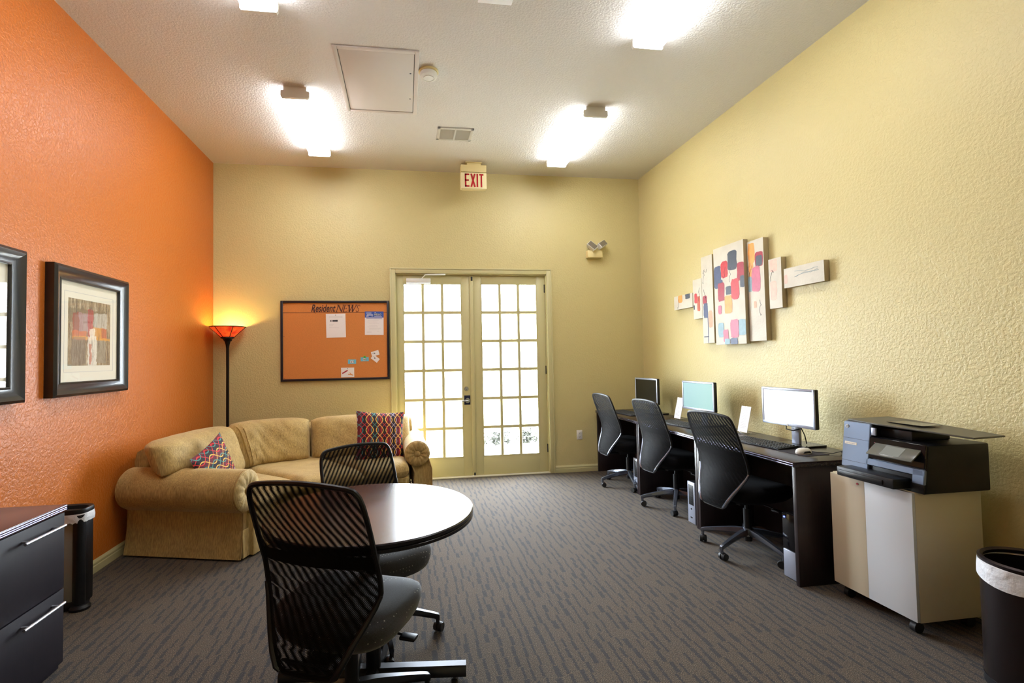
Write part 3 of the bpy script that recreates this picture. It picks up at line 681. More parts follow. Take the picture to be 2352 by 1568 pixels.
# ================================================================== FRAMED PICTURES (left wall)
def picture(label, y0, y1, z0, z1, off=(0, 0, 0)):
    yc, zc = (y0+y1)/2, (z0+z1)/2; a, h = (y1-y0)/2, (z1-z0)/2
    t = thing('framed_picture', label, 'picture', (XL, yc, zc), 0, 'black framed pictures on the orange wall')
    fwy, fwz = .088, .088
    prof = [(.0, .0), (.0, .050), (.18, .062), (.35, .055), (.62, .040), (.85, .034), (.95, .038), (1.0, .036), (1.0, .010)]
    b = B()
    def corner(sy, sz, u, d): return V(d, sy*(a-u*fwy), sz*(h-u*fwz))
    cs = [(-1, -1), (1, -1), (1, 1), (-1, 1)]
    n = len(prof)
    vs = [corner(sy, sz, u, d) for sy, sz in cs for u, d in prof]; fs = []
    for i in range(4):
        j = (i+1) % 4
        for k in range(n-1): fs.append((i*n+k, j*n+k, j*n+k+1, i*n+k+1))
    b.add(vs, fs); b.obj('frame', 'frame', t, 25)
    iy, iz = a-fwy, h-fwz
    B().box((.012, -iy-.004, -iz-.004), (.020, iy+.004, iz+.004)).obj('mat_board', 'mat', t)
    # fine mat line and print
    my, mz = iy*.72, iz*.68; my2, mz2 = my+.035, mz+.04
    b = B()
    for s in (-1, 1): b.box((.020, s*my2-.0008, -mz2), (.0206, s*my2+.0008, mz2)).box((.020, -my2, s*mz2-.0008), (.0206, my2, s*mz2+.0008))
    b.obj('mat_line', 'inkgrey', t, 0)
    B().box((.020, -my, -mz), (.0212, my, mz)).obj('art_print', 'abs1', t, 0)
    B().box((.026, -iy-.002, -iz-.002), (.0275, iy+.002, iz+.002)).obj('glazing', 'glass', t, 0)
    return t
picture('black framed abstract print in a cream mat on the orange wall, fully in view', 3.262, 4.055, 1.213, 2.022)
picture('black framed picture cut by the left edge, reflecting the glazed doors', 2.22, 3.045, 1.207, 2.035)

# ================================================================== CANVAS ART (right wall)
arts = [  # y_hi, y_lo, z0, z1, standoff, thickness
    ('smallest canvas of the cluster, horizontal with orange and black paint, far left', 5.013, 4.664, 1.892, 2.037, .0, .035),
    ('short upright canvas with a red streak, second from the left of the cluster', 4.652, 4.502, 1.763, 2.162, .0, .035),
    ('tall pale canvas with blue and brown patches, third from the left of the cluster', 4.490, 4.315, 1.512, 2.362, .0, .04),
    ('widest canvas of the cluster, crowded with red, navy and charcoal patches', 4.246, 3.830, 1.490, 2.388, .025, .045),
    ('tall narrow canvas with orange and crimson patches, right of the widest one', 3.821, 3.630, 1.508, 2.357, .0, .04),
    ('short upright canvas with faint pink patches, second from the right', 3.585, 3.450, 1.76, 2.158, .0, .035),
    ('white horizontal canvas with faint blue line, far right of the cluster', 3.425, 3.053, 1.904, 2.054, .0, .035)]
patches = {
 0: [(.35, .75, .20, .5, 'porange'), (.75, .85, .22, .35, 'pcharcoal')],
 1: [(.3, .52, .28, .22, 'pred'), (.62, .38, .3, .34, 'prust'), (.1, .3, .12, .1, 'pcharcoal')],
 2: [(.25, .50, .32, .085, 'pcrimson'), (.3, .375, .34, .15, 'pnavy'), (.72, .27, .32, .17, 'ptan'), (.48, .16, .05, .3, 'pnavy'), (.3, .075, .4, .012, 'pcharcoal')],
 3: [(.12, .70, .22, .20, 'pnavy'), (.22, .62, .14, .08, 'pnavy'), (.37, .76, .20, .15, 'pred'), (.64, .83, .26, .17, 'pcharcoal'), (.90, .70, .2, .16, 'pcrimson'), (.94, .60, .12, .1, 'pcharcoal'),
     (.24, .54, .20, .17, 'pcrimson'), (.50, .54, .17, .075, 'pcharcoal'), (.71, .54, .22, .18, 'pred'), (.47, .40, .22, .16, 'porange'), (.18, .36, .1, .08, 'pmauve'),
     (.20, .15, .17, .13, 'pteal'), (.65, .155, .22, .16, 'pmauve'), (.90, .16, .19, .14, 'pteal'), (.36, .09, .15, .11, 'pmauve'), (.62, .03, .2, .055, 'pnavy'), (.40, .03, .15, .05, 'pteal')],
 4: [(.25, .88, .36, .18, 'porange'), (.72, .80, .42, .13, 'pcrimson'), (.72, .785, .34, .09, 'pcharcoal'), (.2, .70, .26, .16, 'porange'), (.5, .61, .46, .22, 'pmauve'), (.12, .57, .2, .14, 'pteal'), (.4, .36, .14, .06, 'ptan')],
 5: [(.4, .86, .5, .22, 'ppink'), (.35, .36, .45, .34, 'ppink')],
 6: [(.05, .45, .07, .4, 'ppink')]}
def blob(cy, cz, w_, h, x, seed):
    r = random.Random(seed); n = 26; pts = []
    for k in range(n):
        a = 2*PI*k/n; c, s = math.cos(a), math.sin(a); e = .38
        pts.append(V(x, cy+math.copysign(abs(c)**e, c)*w_/2*(1+r.uniform(-.09, .09)), cz+math.copysign(abs(s)**e, s)*h/2*(1+r.uniform(-.06, .06))))
    return pts
for i, (lab, ya, yb, z0, z1, so, th) in enumerate(arts):
    t = thing('canvas_panel', lab, 'wall art', (XR, (ya+yb)/2, (z0+z1)/2), 0, 'canvas art cluster on the yellow wall')
    a, h = (ya-yb)/2, (z1-z0)/2; xf = -(.012+so+th)
    if so: B().box((-.012-so, -a*.8, -h*.9), (0, a*.8, h*.9)).obj('hanging_frame', 'canvasedge', t)
    B().box((xf+.002, -a, -h), (-.012-so if so else -.003, a, h), .002).obj('canvas_wrap', 'canvasedge', t)
    B().box((xf, -a, -h), (xf+.002, a, h)).obj('painted_face', 'canvas', t)
    for q, (u, v, pw, ph, pm) in enumerate(patches[i]):
        cy = a-u*2*a; cz = -h+v*2*h; pw *= 2.3*a; ph *= 2.25*h
        pts = blob(cy, cz, pw, ph, xf-.0004-.0002*q, i*31+q)
        for p_ in pts: p_.y = max(-a, min(a, p_.y)); p_.z = max(-h, min(h, p_.z))
        B().prism(pts, (.0006, 0, 0)).obj('paint_patch', pm, t, 0)
    r = random.Random(i)
    for q in range(3 if i in (2, 3, 4, 6) else 1):
        ln = B()
        y_ = r.uniform(-a*.7, a*.7); z_ = r.uniform(-h*.3, h*.7); pts = [V(xf-.001, y_, z_)]
        for k in range(7):
            pts.append(pts[-1]+V(0, r.uniform(-.02, .02) if i != 6 else -.03, r.uniform(-.04, .015) if i != 6 else r.uniform(-.01, .012)))
            pts[-1].y = max(-a+.005, min(a-.005, pts[-1].y)); pts[-1].z = max(-h+.005, min(h-.005, pts[-1].z))
        ln.tube(pts, .0012, 5)
        ln.obj('brush_line', 'pcharcoal' if i != 6 else 'pteal', t)

# ================================================================== FLOOR LAMP
t = thing('floor_lamp', 'black torchiere floor lamp with a lit red shade in the corner', 'floor lamp', (-1.905, 5.70, 0))
B().lathe([(.13, 0), (.135, .012), (.12, .024), (.03, .034), (.016, .05)]).obj('base', 'brass', t)
B().lathe([(.015, .045), (.015, 1.56), (.020, 1.60), (.030, 1.635), (.052, 1.665), (.070, 1.672), (.068, 1.680), (.02, 1.682)]).obj('pole', 'brass', t)
sh = thing  # noqa
R0_, R1_, ZA, ZB = .058, .178, 1.678, 1.792
N8 = 48
vs = []
b = B()
b.rings([[V(r*math.cos(2*PI*k/N8), r*math.sin(2*PI*k/N8), z) for k in range(N8)] for r, z in ((R0_, ZA), (R1_, ZB), (R1_-.004, ZB), (R0_-.003, ZA+.003))], False, False)
s_ = b.obj('lamp_shade', 'mica', t)
b = B()
b.tube([(R1_*math.cos(2*PI*k/48), R1_*math.sin(2*PI*k/48), ZB+.001) for k in range(48)], .0045, 6, closed=True)
b.tube([(R0_*1.1*math.cos(2*PI*k/48), R0_*1.1*math.sin(2*PI*k/48), ZA+.003) for k in range(48)], .005, 6, closed=True)
for k in range(6):
    a = 2*PI*k/6-.95
    b.tube([((R0_+.004)*math.cos(a), (R0_+.004)*math.sin(a), ZA), ((R1_+.003)*math.cos(a), (R1_+.003)*math.sin(a), ZB)], .0035, 6)
b.obj('shade_rim', 'brass', s_)
B().cyl((.03, -.02, 1.648), (.05, -.05, 1.645), .004, n=8).cyl((.048, -.047, 1.645), (.054, -.056, 1.644), .009, n=10).obj('switch', 'brass', t)
B().lathe([(.0, 1.765), (.022, 1.755), (.03, 1.735), (.022, 1.712), (.012, 1.70), (.012, 1.682)], n=20, cap=False).obj('bulb', 'bulb', t)

# ================================================================== SOFA
sofa = thing('sectional_sofa', 'gold beige curved sectional sofa with rolled arms in the corner', 'sofa', (-1.3, 4.8, 0))
SO = V(-1.3, 4.8, 0)
front = [(-1.10, 3.82), (-.98, 4.15), (-.73, 4.31), (-.22, 4.58), (.02, 4.71)]
rear = [(-2.06, 3.93), (-1.97, 4.55), (-1.76, 5.10), (-1.42, 5.38), (-.78, 5.56), (.04, 5.68)]
def cat(pts, n=8):
    """smooth polyline"""
    P = [V(*p) if len(p) == 3 else V(p[0], p[1], 0) for p in pts]; out = []
    for i in range(len(P)-1):
        a, b_, c, d = P[max(i-1, 0)], P[i], P[i+1], P[min(i+2, len(P)-1)]
        for k in range(n):
            s = k/n; out.append(.5*((2*b_)+(c-a)*s+(2*a-5*b_+4*c-d)*s*s+(3*b_-a-3*c+d)*s**3))
    out.append(P[-1]); return out
def along(P, s):
    L = [0]
    for i in range(len(P)-1): L.append(L[-1]+(P[i+1]-P[i]).length)
    x = s*L[-1]
    for i in range(len(P)-1):
        if x <= L[i+1] or i == len(P)-2:
            u = (x-L[i])/(L[i+1]-L[i]); d = (P[i+1]-P[i]).normalized(); return P[i]+(P[i+1]-P[i])*u, d
rp = cat(rear); fp = cat(front, 5)
# skirted base
poly = [p for p in fp]+[p for p in rp[::-1] if p.y > 4.16]
B().prism([V(p.x, p.y, .012) for p in poly], (0, 0, .30), .012, 2).obj('skirt_base', 'sofa', sofa).location = -SO
# back frame
def backpt(s, off, z):
    p, d = along(rp, s); n = V(d.y, -d.x, 0)
    return p+n*off+V(0, 0, z)
def path_sweep(prof, s0, s1, n):
    b = B(); b.rings([[backpt(s0+(s1-s0)*i/n, o_, z_) for o_, z_ in prof] for i in range(n+1)]); return b
prof = [(.0, .1), (-.02, .45), (-.03, .66), (-.01, .73), (.05, .765), (.12, .75), (.16, .70), (.17, .5), (.17, .1)]
path_sweep(prof, .075, 1.0, 40).obj('back_frame', 'sofa', sofa).location = -SO
# puffy cushions along the back
def puff(fn, nu=24, nv=18, p=4.0):
    """closed pillow: fn(u,v,w) with u,v in -1..1 and w = +-thickness fraction"""
    b = B()
    def T_(u, v): return (max(0, 1-abs(u)**p)**.5)*(max(0, 1-abs(v)**p)**.5)
    for sg in (1, -1):
        b.grid(lambda a, c: fn(math.sin((a-.5)*PI), math.sin((c-.5)*PI), sg*T_(math.sin((a-.5)*PI), math.sin((c-.5)*PI))), nu, nv)
    return b
def back_cushion(s0, s1, ztop, lean0=.40, lean1=.24, th=.13, sag=0., z0=.44, rise=0):
    def fn(u, v, w_):
        zb = z0+(rise*min(1, max(0, (-u-.1)/.6)) if rise else 0)
        s = s0+(s1-s0)*(u+1)/2; z = zb+(ztop-zb)*(v+1)/2
        rnd = .035*(abs(u)**6)*(v > 0)*v
        z -= rnd+sag*(u)*(v+1)/2
        off = lean0+(lean1-lean0)*(z-z0)/(ztop-z0)
        wr = .010*math.sin(9*u+3*v)*math.cos(5*v+u*4)*(1-abs(u)**4)
        return backpt(s, off+w_*th+wr, z)
    return puff(fn, 30, 22, 6.0)
b = back_cushion(-.01, .33, .845, .40, .24, .13, rise=.16); b.obj('back_cushion', 'sofa', sofa).location = -SO
b = back_cushion(.335, .655, .845, .40, .24, .13); b.obj('back_cushion', 'sofa', sofa).location = -SO
b = back_cushion(.66, .985, .835, .38, .22, .12); b.obj('back_cushion', 'sofa', sofa).location = -SO
# seat cushions
def lerp2(P, Q, s, t_):
    a, _ = along(P, s[0]); c, _ = along(Q, s[1]); return a+(c-a)*t_
def seat_cushion(fs_, rs_):
    b = B(); n = 14
    def fn(u, v, w_):
        a_ = (u+1)/2
        a, _ = along(fp, fs_[0]+(fs_[1]-fs_[0])*a_); c, d = along(rp, rs_[0]+(rs_[1]-rs_[0])*a_)
        c = c+V(d.y, -d.x, 0)*.18
        p = a+(c-a)*((v+1)/2*1.03-.03)
        return V(p.x, p.y, .372+w_*.085)
    return puff(fn, 20, 18, 9.0)
for f_, r_ in (((.0, .335), (.03, .36)), ((.34, .70), (.365, .68)), ((.705, 1.0), (.685, .97))):
    seat_cushion(f_, r_).obj('seat_cushion', 'sofa', sofa).location = -SO
# front rail below cushions
b = B(); b.rings([[p+n_ for n_ in (V(0, 0, .20), V(0, 0, .30))]+[p+V(-.06, .06, .30), p+V(-.06, .06, .20)] for p in fp]); b.obj('front_rail', 'sofa', sofa).location = -SO
# rolled arms
def arm(fx, fy, bx, by, side, w_=.20, rr=.135, cz=.495, over=.05, flare=1.25):
    """front centre -> back centre, side=+1 outer side is to the right of front->back direction"""
    Fp, Bp = V(fx, fy, 0), V(bx, by, 0); d = (Bp-Fp).normalized(); n = V(d.y, -d.x, 0)*side   # n: outward
    L = (Bp-Fp).length
    def P(u, z, y): return Fp+n*u+V(0, 0, z)+d*y
    def ringpts(k, y, shrink=0):
        pts = []
        cu = over
        a0, a1 = math.radians(-62), math.radians(205)
        for i in range(27):
            a = a0+(a1-a0)*i/26; r = rr-shrink; pts.append(P(cu+r*math.cos(a), cz+r*math.sin(a), y))
        return pts
    def prof(y, sh=0):
        top = ringpts(0, y, sh)
        wi = w_/2-sh
        out = [P(wi*.9, .33, y), P(wi*.95, .22, y), P(wi*(1+(flare-1)*.35), .10, y), P(wi*flare, .014, y)]
        inn = [P(-wi, .014, y), P(-wi, .22, y), P(-wi, .36, y)]
        return inn+top[::-1]+out
    body = B(); body.rings([prof(.018, .022), prof(.006, .010), prof(0+.012, .0), prof(.03), prof(L*.33), prof(L*.66), prof(L)])
    a = body.obj('rolled_arm', 'sofa', sofa, 50); a.location = -SO
    # scroll face with pleats and button
    sc = B(); nn = 48; rings = []
    for rad, dep in ((1.0, .012), (.99, -.004), (.86, -.020), (.6, -.024), (.35, -.018), (.22, -.006), (.12, -.004)):
        rings.append([P(over+(rr-.002)*rad*math.cos(2*PI*k/nn), cz+(rr-.002)*rad*math.sin(2*PI*k/nn), dep+(.005 if k % 4 < 2 and .3 < rad < .95 else 0)) for k in range(nn)])
    sc.rings(rings, False, True); s_ = sc.obj('scroll_face', 'sofa', a); 
    bt_ = B(); bt_.rings([[P(over+.026*q*math.cos(2*PI*k/20), cz+.026*q*math.sin(2*PI*k/20), dd) for k in range(20)] for q, dd in ((1, -.004), (.95, -.014), (.6, -.020), (.1, -.021))]); bt_.obj('button', 'sofa', a)
    # welt line round the front
    wl = B(); pts = [p+d*(-.0) for p in prof(.004, .004)]; wl.tube(pts, .005, 6); wl.obj('welt', 'welt', a)
    # skirt seams (kick pleat) on the front
    sk = B(); q = [P(-w_*.5, .015, -.006), P(w_*.5*min(1, flare), .015, -.006), P(w_*.5*min(1, flare), .21, -.004), P(-w_*.5, .21, -.004)]
    sk.prism(q, d*.012, .003, 1); sk.obj('kick_pleat', 'sofa', a)
    return a
arm(-1.13, 3.86, -2.02, 4.13, -1, .20, .15, .482)
arm(.15, 4.77, .115, 5.68, -1, .18, .12, .51, flare=.6)
# throw pillows
def throw_pillow(label, loc, rot, S=.245):
    def fn(u, v, w_):
        pu = 1-.075*(1-v*v); pv = 1-.075*(1-u*u)
        return V(u*S*pu, w_*.065, v*S*pv)
    b = B()
    nu = 22
    def T_(u, v): return (max(0, 1-u*u)**.55)*(max(0, 1-v*v)**.55)
    for sg in (1, -1): b.grid(lambda a, c: fn(2*a-1, 2*c-1, sg*T_(2*a-1, 2*c-1)), nu, nu)
    o = b.obj('throw_pillow', 'pillow', None, 0)
    for p in o.data.polygons: p.use_smooth = True
    o.location = loc; o.rotation_euler = rot
    tag(o, label, 'throw pillow', 'patterned throw pillows on the sofa'); return o
throw_pillow('red loop-patterned throw pillow lying askew on the left sofa section', (-1.475, 4.17, .565), (math.radians(-34), math.radians(68), math.radians(46)), .225)
throw_pillow('red loop-patterned throw pillow standing upright against the right sofa arm', (-.255, 5.00, .655), (math.radians(-14), math.radians(5), math.radians(18)))

# ================================================================== ROUND TABLE
TC = V(-.155, 2.262, 0); TR = .448
t = thing('round_table', 'round dark wood-laminate table in the foreground between two mesh chairs', 'table', TC)
B().lathe([(TR-.012, .708), (TR-.001, .713), (TR-.001, .724), (TR-.005, .727), (TR-.001, .730), (TR, .742), (TR-.004, .7455), (0, .746)], n=96, cap=False).obj('edge_band', simple('black_edge_band', srgb(26, 24, 34), .25), t)
B().lathe([(TR-.016, .706), (TR-.004, .7462), (TR-.005, .7468), (TR-.012, .7468), (TR-.03, .7468), (TR*.5, .7468)], n=96).obj('table_top', 'tabletop', t, 20)
B().lathe([(.032, .06), (.032, .69), (.10, .70), (.10, .709)], n=28).obj('pedestal', 'darkmetal', t)
LEGA = math.radians(-7)
for k in range(4):
    a = LEGA+k*PI/2
    mt = Matrix.Rotation(a, 4, 'Z')
    ln = .405
    b = B().rings([[mt @ V(x, y_, z_) for y_, z_ in ((-wd, .024), (-wd, .05), (-wd*.6, .066), (wd*.6, .066), (wd, .05), (wd, .024))] for x, wd in ((.0, .032), (ln, .032))])
    g = b.obj('table_foot', 'darkmetal', t)
    B().cyl(mt @ V(ln-.05, 0, 0), mt @ V(ln-.05, 0, .012), .016, n=14).cyl(mt @ V(ln-.05, 0, .012), mt @ V(ln-.05, 0, .026), .006, n=10).obj('glide', 'metal', g)

# ================================================================== TASK CHAIRS
ROWS = [(.985, .178, -.318, -.312), (.978, .200, -.316, -.308), (.96, .214, -.312, -.302), (.93, .222, -.306, -.292), (.88, .226, -.292, -.274), (.82, .228, -.272, -.252),
        (.75, .229, -.255, -.228), (.69, .230, -.245, -.205), (.64, .231, -.243, -.194), (.60, .230, -.248, -.188), (.56, .212, -.260, -.200),
        (.52, .192, -.274, -.220), (.48, .170, -.287, -.242), (.44, .148, -.297, -.264), (.40, .128, -.300, -.278), (.365, .108, -.296, -.286), (.35, .085, -.290, -.284)]
def backsurf(s, r, off=0):
    i = min(int(r*(len(ROWS)-1)), len(ROWS)-2); f_ = r*(len(ROWS)-1)-i
    z, hw, yc, ys = [ROWS[i][k]+(ROWS[i+1][k]-ROWS[i][k])*f_ for k in range(4)]
    zt = z+(.012*(1-s*s) if r < .08 else 0)
    return V(hw*s, yc+(ys-yc)*s*s+off, zt)
def make_chair(label, seatmat, group, edge='darkmetal', nets=('meshA', 'meshB')):
    t = thing('task_chair', label, 'chair', (0, 0, 0), 0, group)
    # star base
    for k in range(5):
        a = 2*PI*k/5+PI/2+.3; c, s = math.cos(a), math.sin(a)
        def Q(r, w_, z): return V(c*r-s*w_, s*r+c*w_, z)
        b = B().rings([[Q(r, -w_, z), Q(r, -w_*.7, z+h), Q(r, w_*.7, z+h), Q(r, w_, z), Q(r, w_*.6, z-.012), Q(r, -w_*.6, z-.012)] for r, w_, z, h in
                       ((.03, .022, .125, .035), (.10, .020, .122, .030), (.20, .017, .108, .022), (.29, .014, .090, .018), (.315, .013, .082, .018), (.322, .010, .080, .014))])
        b.cyl(Q(.31, 0, .050), Q(.31, 0, .088), .011, n=12)
        leg = b.obj('base_leg', edge, t)
        w_ = B()
        tw = a+1.1+k*.9; tc_, ts_ = math.cos(tw), math.sin(tw)
        ctr = Q(.31, 0, 0)+V(tc_, ts_, 0)*.012; ax = V(-ts_, tc_, 0)
        for sg in (-1, 1):
            p0 = ctr+ax*sg*.006+V(0, 0, .0265); p1 = ctr+ax*sg*.024+V(0, 0, .0265); w_.cyl(p0, p1, .0262, .023, 20)
        w_.cyl(ctr+ax*-.008+V(0, 0, .03), ctr+ax*.008+V(0, 0, .03), .022, n=14)
        w_.obj('caster', 'rubber', leg)
    B().cyl((0, 0, .11), (0, 0, .165), .036, .030).obj('hub', edge, t)
    B().cyl((0, 0, .074), (0, 0, .30), .026).cyl((0, 0, .28), (0, 0, .37), .016).obj('gas_column', 'black', t)
    B().box((-.09, -.14, .352), (.09, .10, .372), .006).box((-.05, -.26, .350), (.05, -.10, .368), .006).prism([(-.06, -.25, .355), (.06, -.25, .355), (.09, -.285, .40), (-.09, -.285, .40)], (0, -.012, 0)).obj('tilt_mechanism', 'black', t)
    lv = B().tube([(.08, .03, .358), (.17, .035, .352), (.20, .035, .348)], .005, 8).box((.195, .012, .336), (.26, .055, .350), .006); lv.obj('lever', 'black', t)
    # seat : rounded pan
    def ring(k, z, yo=0):
        n = 44; out = []
        for i in range(n):
            a = 2*PI*i/n; c, s = math.cos(a), math.sin(a); e = .62
            x = math.copysign(abs(c)**e, c)*.255*k; y = math.copysign(abs(s)**e, s)*.245*k
            zz = z - (.028*max(0, (y-.10)/.145)**2 if z > .40 else 0) + (.012*(x/.25)**2)
            out.append(V(x*(1-.06*max(0, y/.245)), y+.01+yo, zz))
        return out
    B().rings([ring(.30, .366), ring(.66, .368), ring(.86, .385), ring(.955, .41), ring(.995, .44), ring(1.0, .462), ring(.975, .480), ring(.90, .491), ring(.7, .496), ring(.35, .494), ring(.05, .493)]).obj('seat', seatmat, t, 60)
    # back
    nr = 48; ns = 16
    def sf(off): return lambda a, c: backsurf(2*c-1, a, off)
    B().grid(sf(-.006), nr, ns).obj('back_mesh', nets[0], t, 60)
    B().grid(sf(.010), nr, ns).obj('back_mesh', nets[1], t, 60)
    per = [backsurf(-1+2*i/14, 0, .002) for i in range(15)]+[backsurf(1, i/40, .002) for i in range(1, 41)]+[backsurf(1-2*i/8, 1, .002) for i in range(1, 9)]+[backsurf(-1, 1-i/40, .002) for i in range(1, 40)]
    B().tube(per, .0095, 8, closed=True).obj('back_frame', 'black', t)
    for sg in (-1, 1):
        B().tube([backsurf(sg, r, -.003)+V(sg*.004, 0, 0) for r in (.56, .62, .70, .78, .86, .93, .97)], [.006, .009, .010, .011, .012, .012, .008], 8).obj('support_rail', edge, t)
    B().grid(lambda a, c: backsurf((2*c-1)*.97, .385+a*.05, .0035), 3, ns).obj('lumbar_band', 'lumbar', t)
    return t
chair_fg = make_chair('black mesh-back task chair in the near foreground, back to the camera', 'seatdot', 'mesh task chairs at the round table', 'darkmetal')
def place(c, x, y, heading, s=1.0):
    """heading: clockwise degrees from +y"""
    c.location = (x, y, 0); c.rotation_euler = (0, 0, -math.radians(heading)); c.scale = (s, s, s)
c2 = copytree(chair_fg); tag(c2, 'black mesh-back task chair on the far side of the round table, facing the camera')
c2['group'] = 'mesh task chairs at the round table'
place(chair_fg, -.222, 2.016, 25)
place(c2, -.14, 2.63, 150, .93)
for ch in c2.children:
    if ch.name.startswith('base_leg'): ch.rotation_euler = (0, 0, math.radians(37))
for ch in chair_fg.children:
    if ch.name.startswith('base_leg'): ch.rotation_euler = (0, 0, math.radians(8))
desk_chair = make_chair('black mesh task chair at the desk nearest the printer', 'seatblack', 'mesh task chairs at the long desk', simple('grey_satin_metal', srgb(120, 126, 140), .25, .8), ('meshC', 'meshD'))
d2_ = copytree(desk_chair); tag(d2_, 'middle of the three black mesh task chairs along the desk')
d3_ = copytree(desk_chair); tag(d3_, 'black mesh task chair at the far end of the desk, next to the doors')
place(desk_chair, 2.40, 3.25, 84)
place(d2_, 2.47, 4.31, 86)
place(d3_, 2.39, 5.13, 88)
for root_, turn in ((desk_chair, 35), (d3_, 20)):
    for ch in root_.children:
        if ch.name.startswith('base_leg'): ch.rotation_euler = (0, 0, math.radians(turn))

# ================================================================== DESKS
def desk(label, y0, y1, first=[]):
    t = thing('computer_desk', label, 'desk', (2.305, (y0+y1)/2, 0), 0, 'espresso desks along the yellow wall')
    a = (y1-y0)/2-.001; Dp = .60
    B().box((0.0, -a, .712), (Dp, a, .742), .002).obj('desk_top', 'espresso', t)
    b = B()
    for z in (.720, .733): b.tube([(-.001, -a+.001, z), (-.001, a-.001, z)], .0042, 8)
    b.obj('edge_bead', simple('silvery_edge_bead', srgb(120, 118, 140), .16, .7), t)
    for s in (-1, 1):
        yy = sorted((s*a, s*(a-.028)))
        B().box((.012, yy[0], 0), (Dp, yy[1], .712), .001).obj('side_panel', 'espressoz', t)
    B().box((Dp-.12, -a+.028, .03), (Dp-.10, a-.028, .712)).obj('modesty_panel', 'espressoz', t)
    return t
desk('espresso computer desk nearest the camera, beside the beige cabinet', 2.69, 3.72)
desk('espresso computer desk in the middle of the row of three', 3.722, 4.752)
desk('espresso computer desk at the far end against the back wall', 4.754, 5.835)

DZT = .742
def monitor(label, y, x, mat, rz=0, zc=1.018, w_=.455, h=.268):
    t = thing('computer_monitor', label, 'monitor', (x, y, DZT), -PI/2+rz, 'flat computer monitors on the desks')
    # local: screen faces -y, width along x ; rotated -90 => faces -x
    zc -= DZT
    a, hh = w_/2, h/2
    B().box((-a, -.012, zc-hh), (a, .018, zc+hh), .006).obj('housing', 'black', t)
    bz = B(); f_ = .017
    bz.box((-a, -.018, zc-hh), (-a+f_, -.010, zc+hh), .003).box((a-f_, -.018, zc-hh), (a, -.010, zc+hh), .003).box((-a, -.018, zc-hh), (a, -.010, zc-hh+f_*1.2), .003).box((-a, -.018, zc+hh-f_), (a, -.010, zc+hh), .003)
    bz.obj('bezel', 'silver', t)
    B().box((-a+f_, -.0145, zc-hh+f_*1.2), (a-f_, -.0115, zc+hh-f_)).obj('screen', mat, t, 0)
    B().cyl((0, -.018, zc-hh+.010), (0, -.0195, zc-hh+.010), .008, n=16).obj('badge', 'white', t)
    b = B().box((-.032, .045, .012), (.032, .068, zc), .004).box((-.05, .028, zc-.05), (.05, .06, zc+.05), .004); b.obj('stand_neck', 'silver', t)
    B().prism([(-.12, .0, 0), (.12, .0, 0), (.11, .20, 0), (-.11, .20, 0)], (0, 0, .012), .003, 1).obj('stand_base', 'blackgloss', t)
    B().tube([(-.06, .03, zc-hh), (-.05, .02, zc-hh-.03), (0, .03, zc-hh-.035), (.04, .045, zc-hh-.02)], .004, 6).tube([(.03, .06, zc-hh), (.05, .075, .08), (.06, .08, .02)], .0035, 6).obj('video_cable', 'black', t)
    return t
monitor('monitor with a blank white screen, nearest the printer', 3.175, 2.70, 'screenwhite', math.radians(4))
monitor('monitor with a pale aqua screen, middle of the three', 4.268, 2.70, 'screencyan', math.radians(4))
monitor('monitor with a dark switched-off screen at the far end of the desk', 5.27, 2.70, 'screendark', math.radians(4), zc=1.005, h=.285)

def make_keyboard(label, loc, rz, lift=0):
    t = thing('keyboard', label, 'keyboard', loc, rz, 'black keyboards on the desks')
    L, Wd = .235, .085
    B().prism([(-L, -Wd, .002), (-L, -Wd, .010), (-L, Wd, .022), (-L, Wd, .004)], (2*L, 0, 0), .002, 1).obj('keyboard_body', 'black', t)
    km = simple('key_plastic', srgb(40, 42, 44), .4) if 'keycap' not in M else M['keycap']; M['keycap'] = km
    for r in range(6):
        b = B(); y = -Wd+.016+r*.0262; z = .010+(y+Wd)/(2*Wd)*.012
        x = -L+.010; cols = 22
        for c in range(cols):
            if c == 15 or c == 18: x += .010
            if r == 0 and 4 <= c <= 8:
                if c == 4: b.box((x, y-.009, z-.004), (x+.0195*5-.003, y+.009, z+.005), .002, 1)
                x += .0195; continue
            b.box((x, y-.009, z-.004), (x+.0165, y+.009, z+.005), .002, 1); x += .0195
        b.obj('key_row', km, t, 25)
    return t
K = make_keyboard('black keyboard in front of the white-screen monitor', (2.56, 3.29, DZT), math.radians(-90+6))
k2 = copytree(K); k2.location = (2.56, 4.36, DZT); k2.rotation_euler = (0, 0, math.radians(-90+8)); tag(k2, 'black keyboard in front of the aqua-screen monitor')
k3 = copytree(K); k3.location = (2.50, 5.36, DZT); k3.rotation_euler = (0, 0, math.radians(-90+4)); tag(k3, 'black keyboard in front of the switched-off monitor')
# mouse pad + mouse
t = B().prism([(-.11, -.095, 0), (.11, -.095, 0), (.11, .095, 0), (-.11, .095, 0)], (0, 0, .003), .001, 1).obj('mouse_pad', 'padm', None); t.location = (2.59, 2.94, DZT); t.rotation_euler = (0, 0, math.radians(-84))
tag(t, 'thin dark rectangular mouse pad near the right end of the desk', 'mouse pad')
t = thing('computer_mouse', 'white and black computer mouse on the dark mouse pad', 'mouse', (2.56, 2.90, DZT+.003), math.radians(-84))
def dome(x0, x1):
    return B().rings([[V(math.copysign(abs(math.cos(a))**.8, math.cos(a))*.031*k, math.copysign(abs(math.sin(a))**.8, math.sin(a))*.054*k, z) for a in [2*PI*i/28 for i in range(28)]] for k, z in ((.94, 0), (1, .008), (.97, .018), (.85, .028), (.6, .035), (.2, .038), (.02, .0385))])
dome(0, 0).obj('mouse_shell', 'mouse', t)
B().box((-.002, .015, .030), (.002, .042, .038), .001).obj('scroll_wheel', 'black', t)
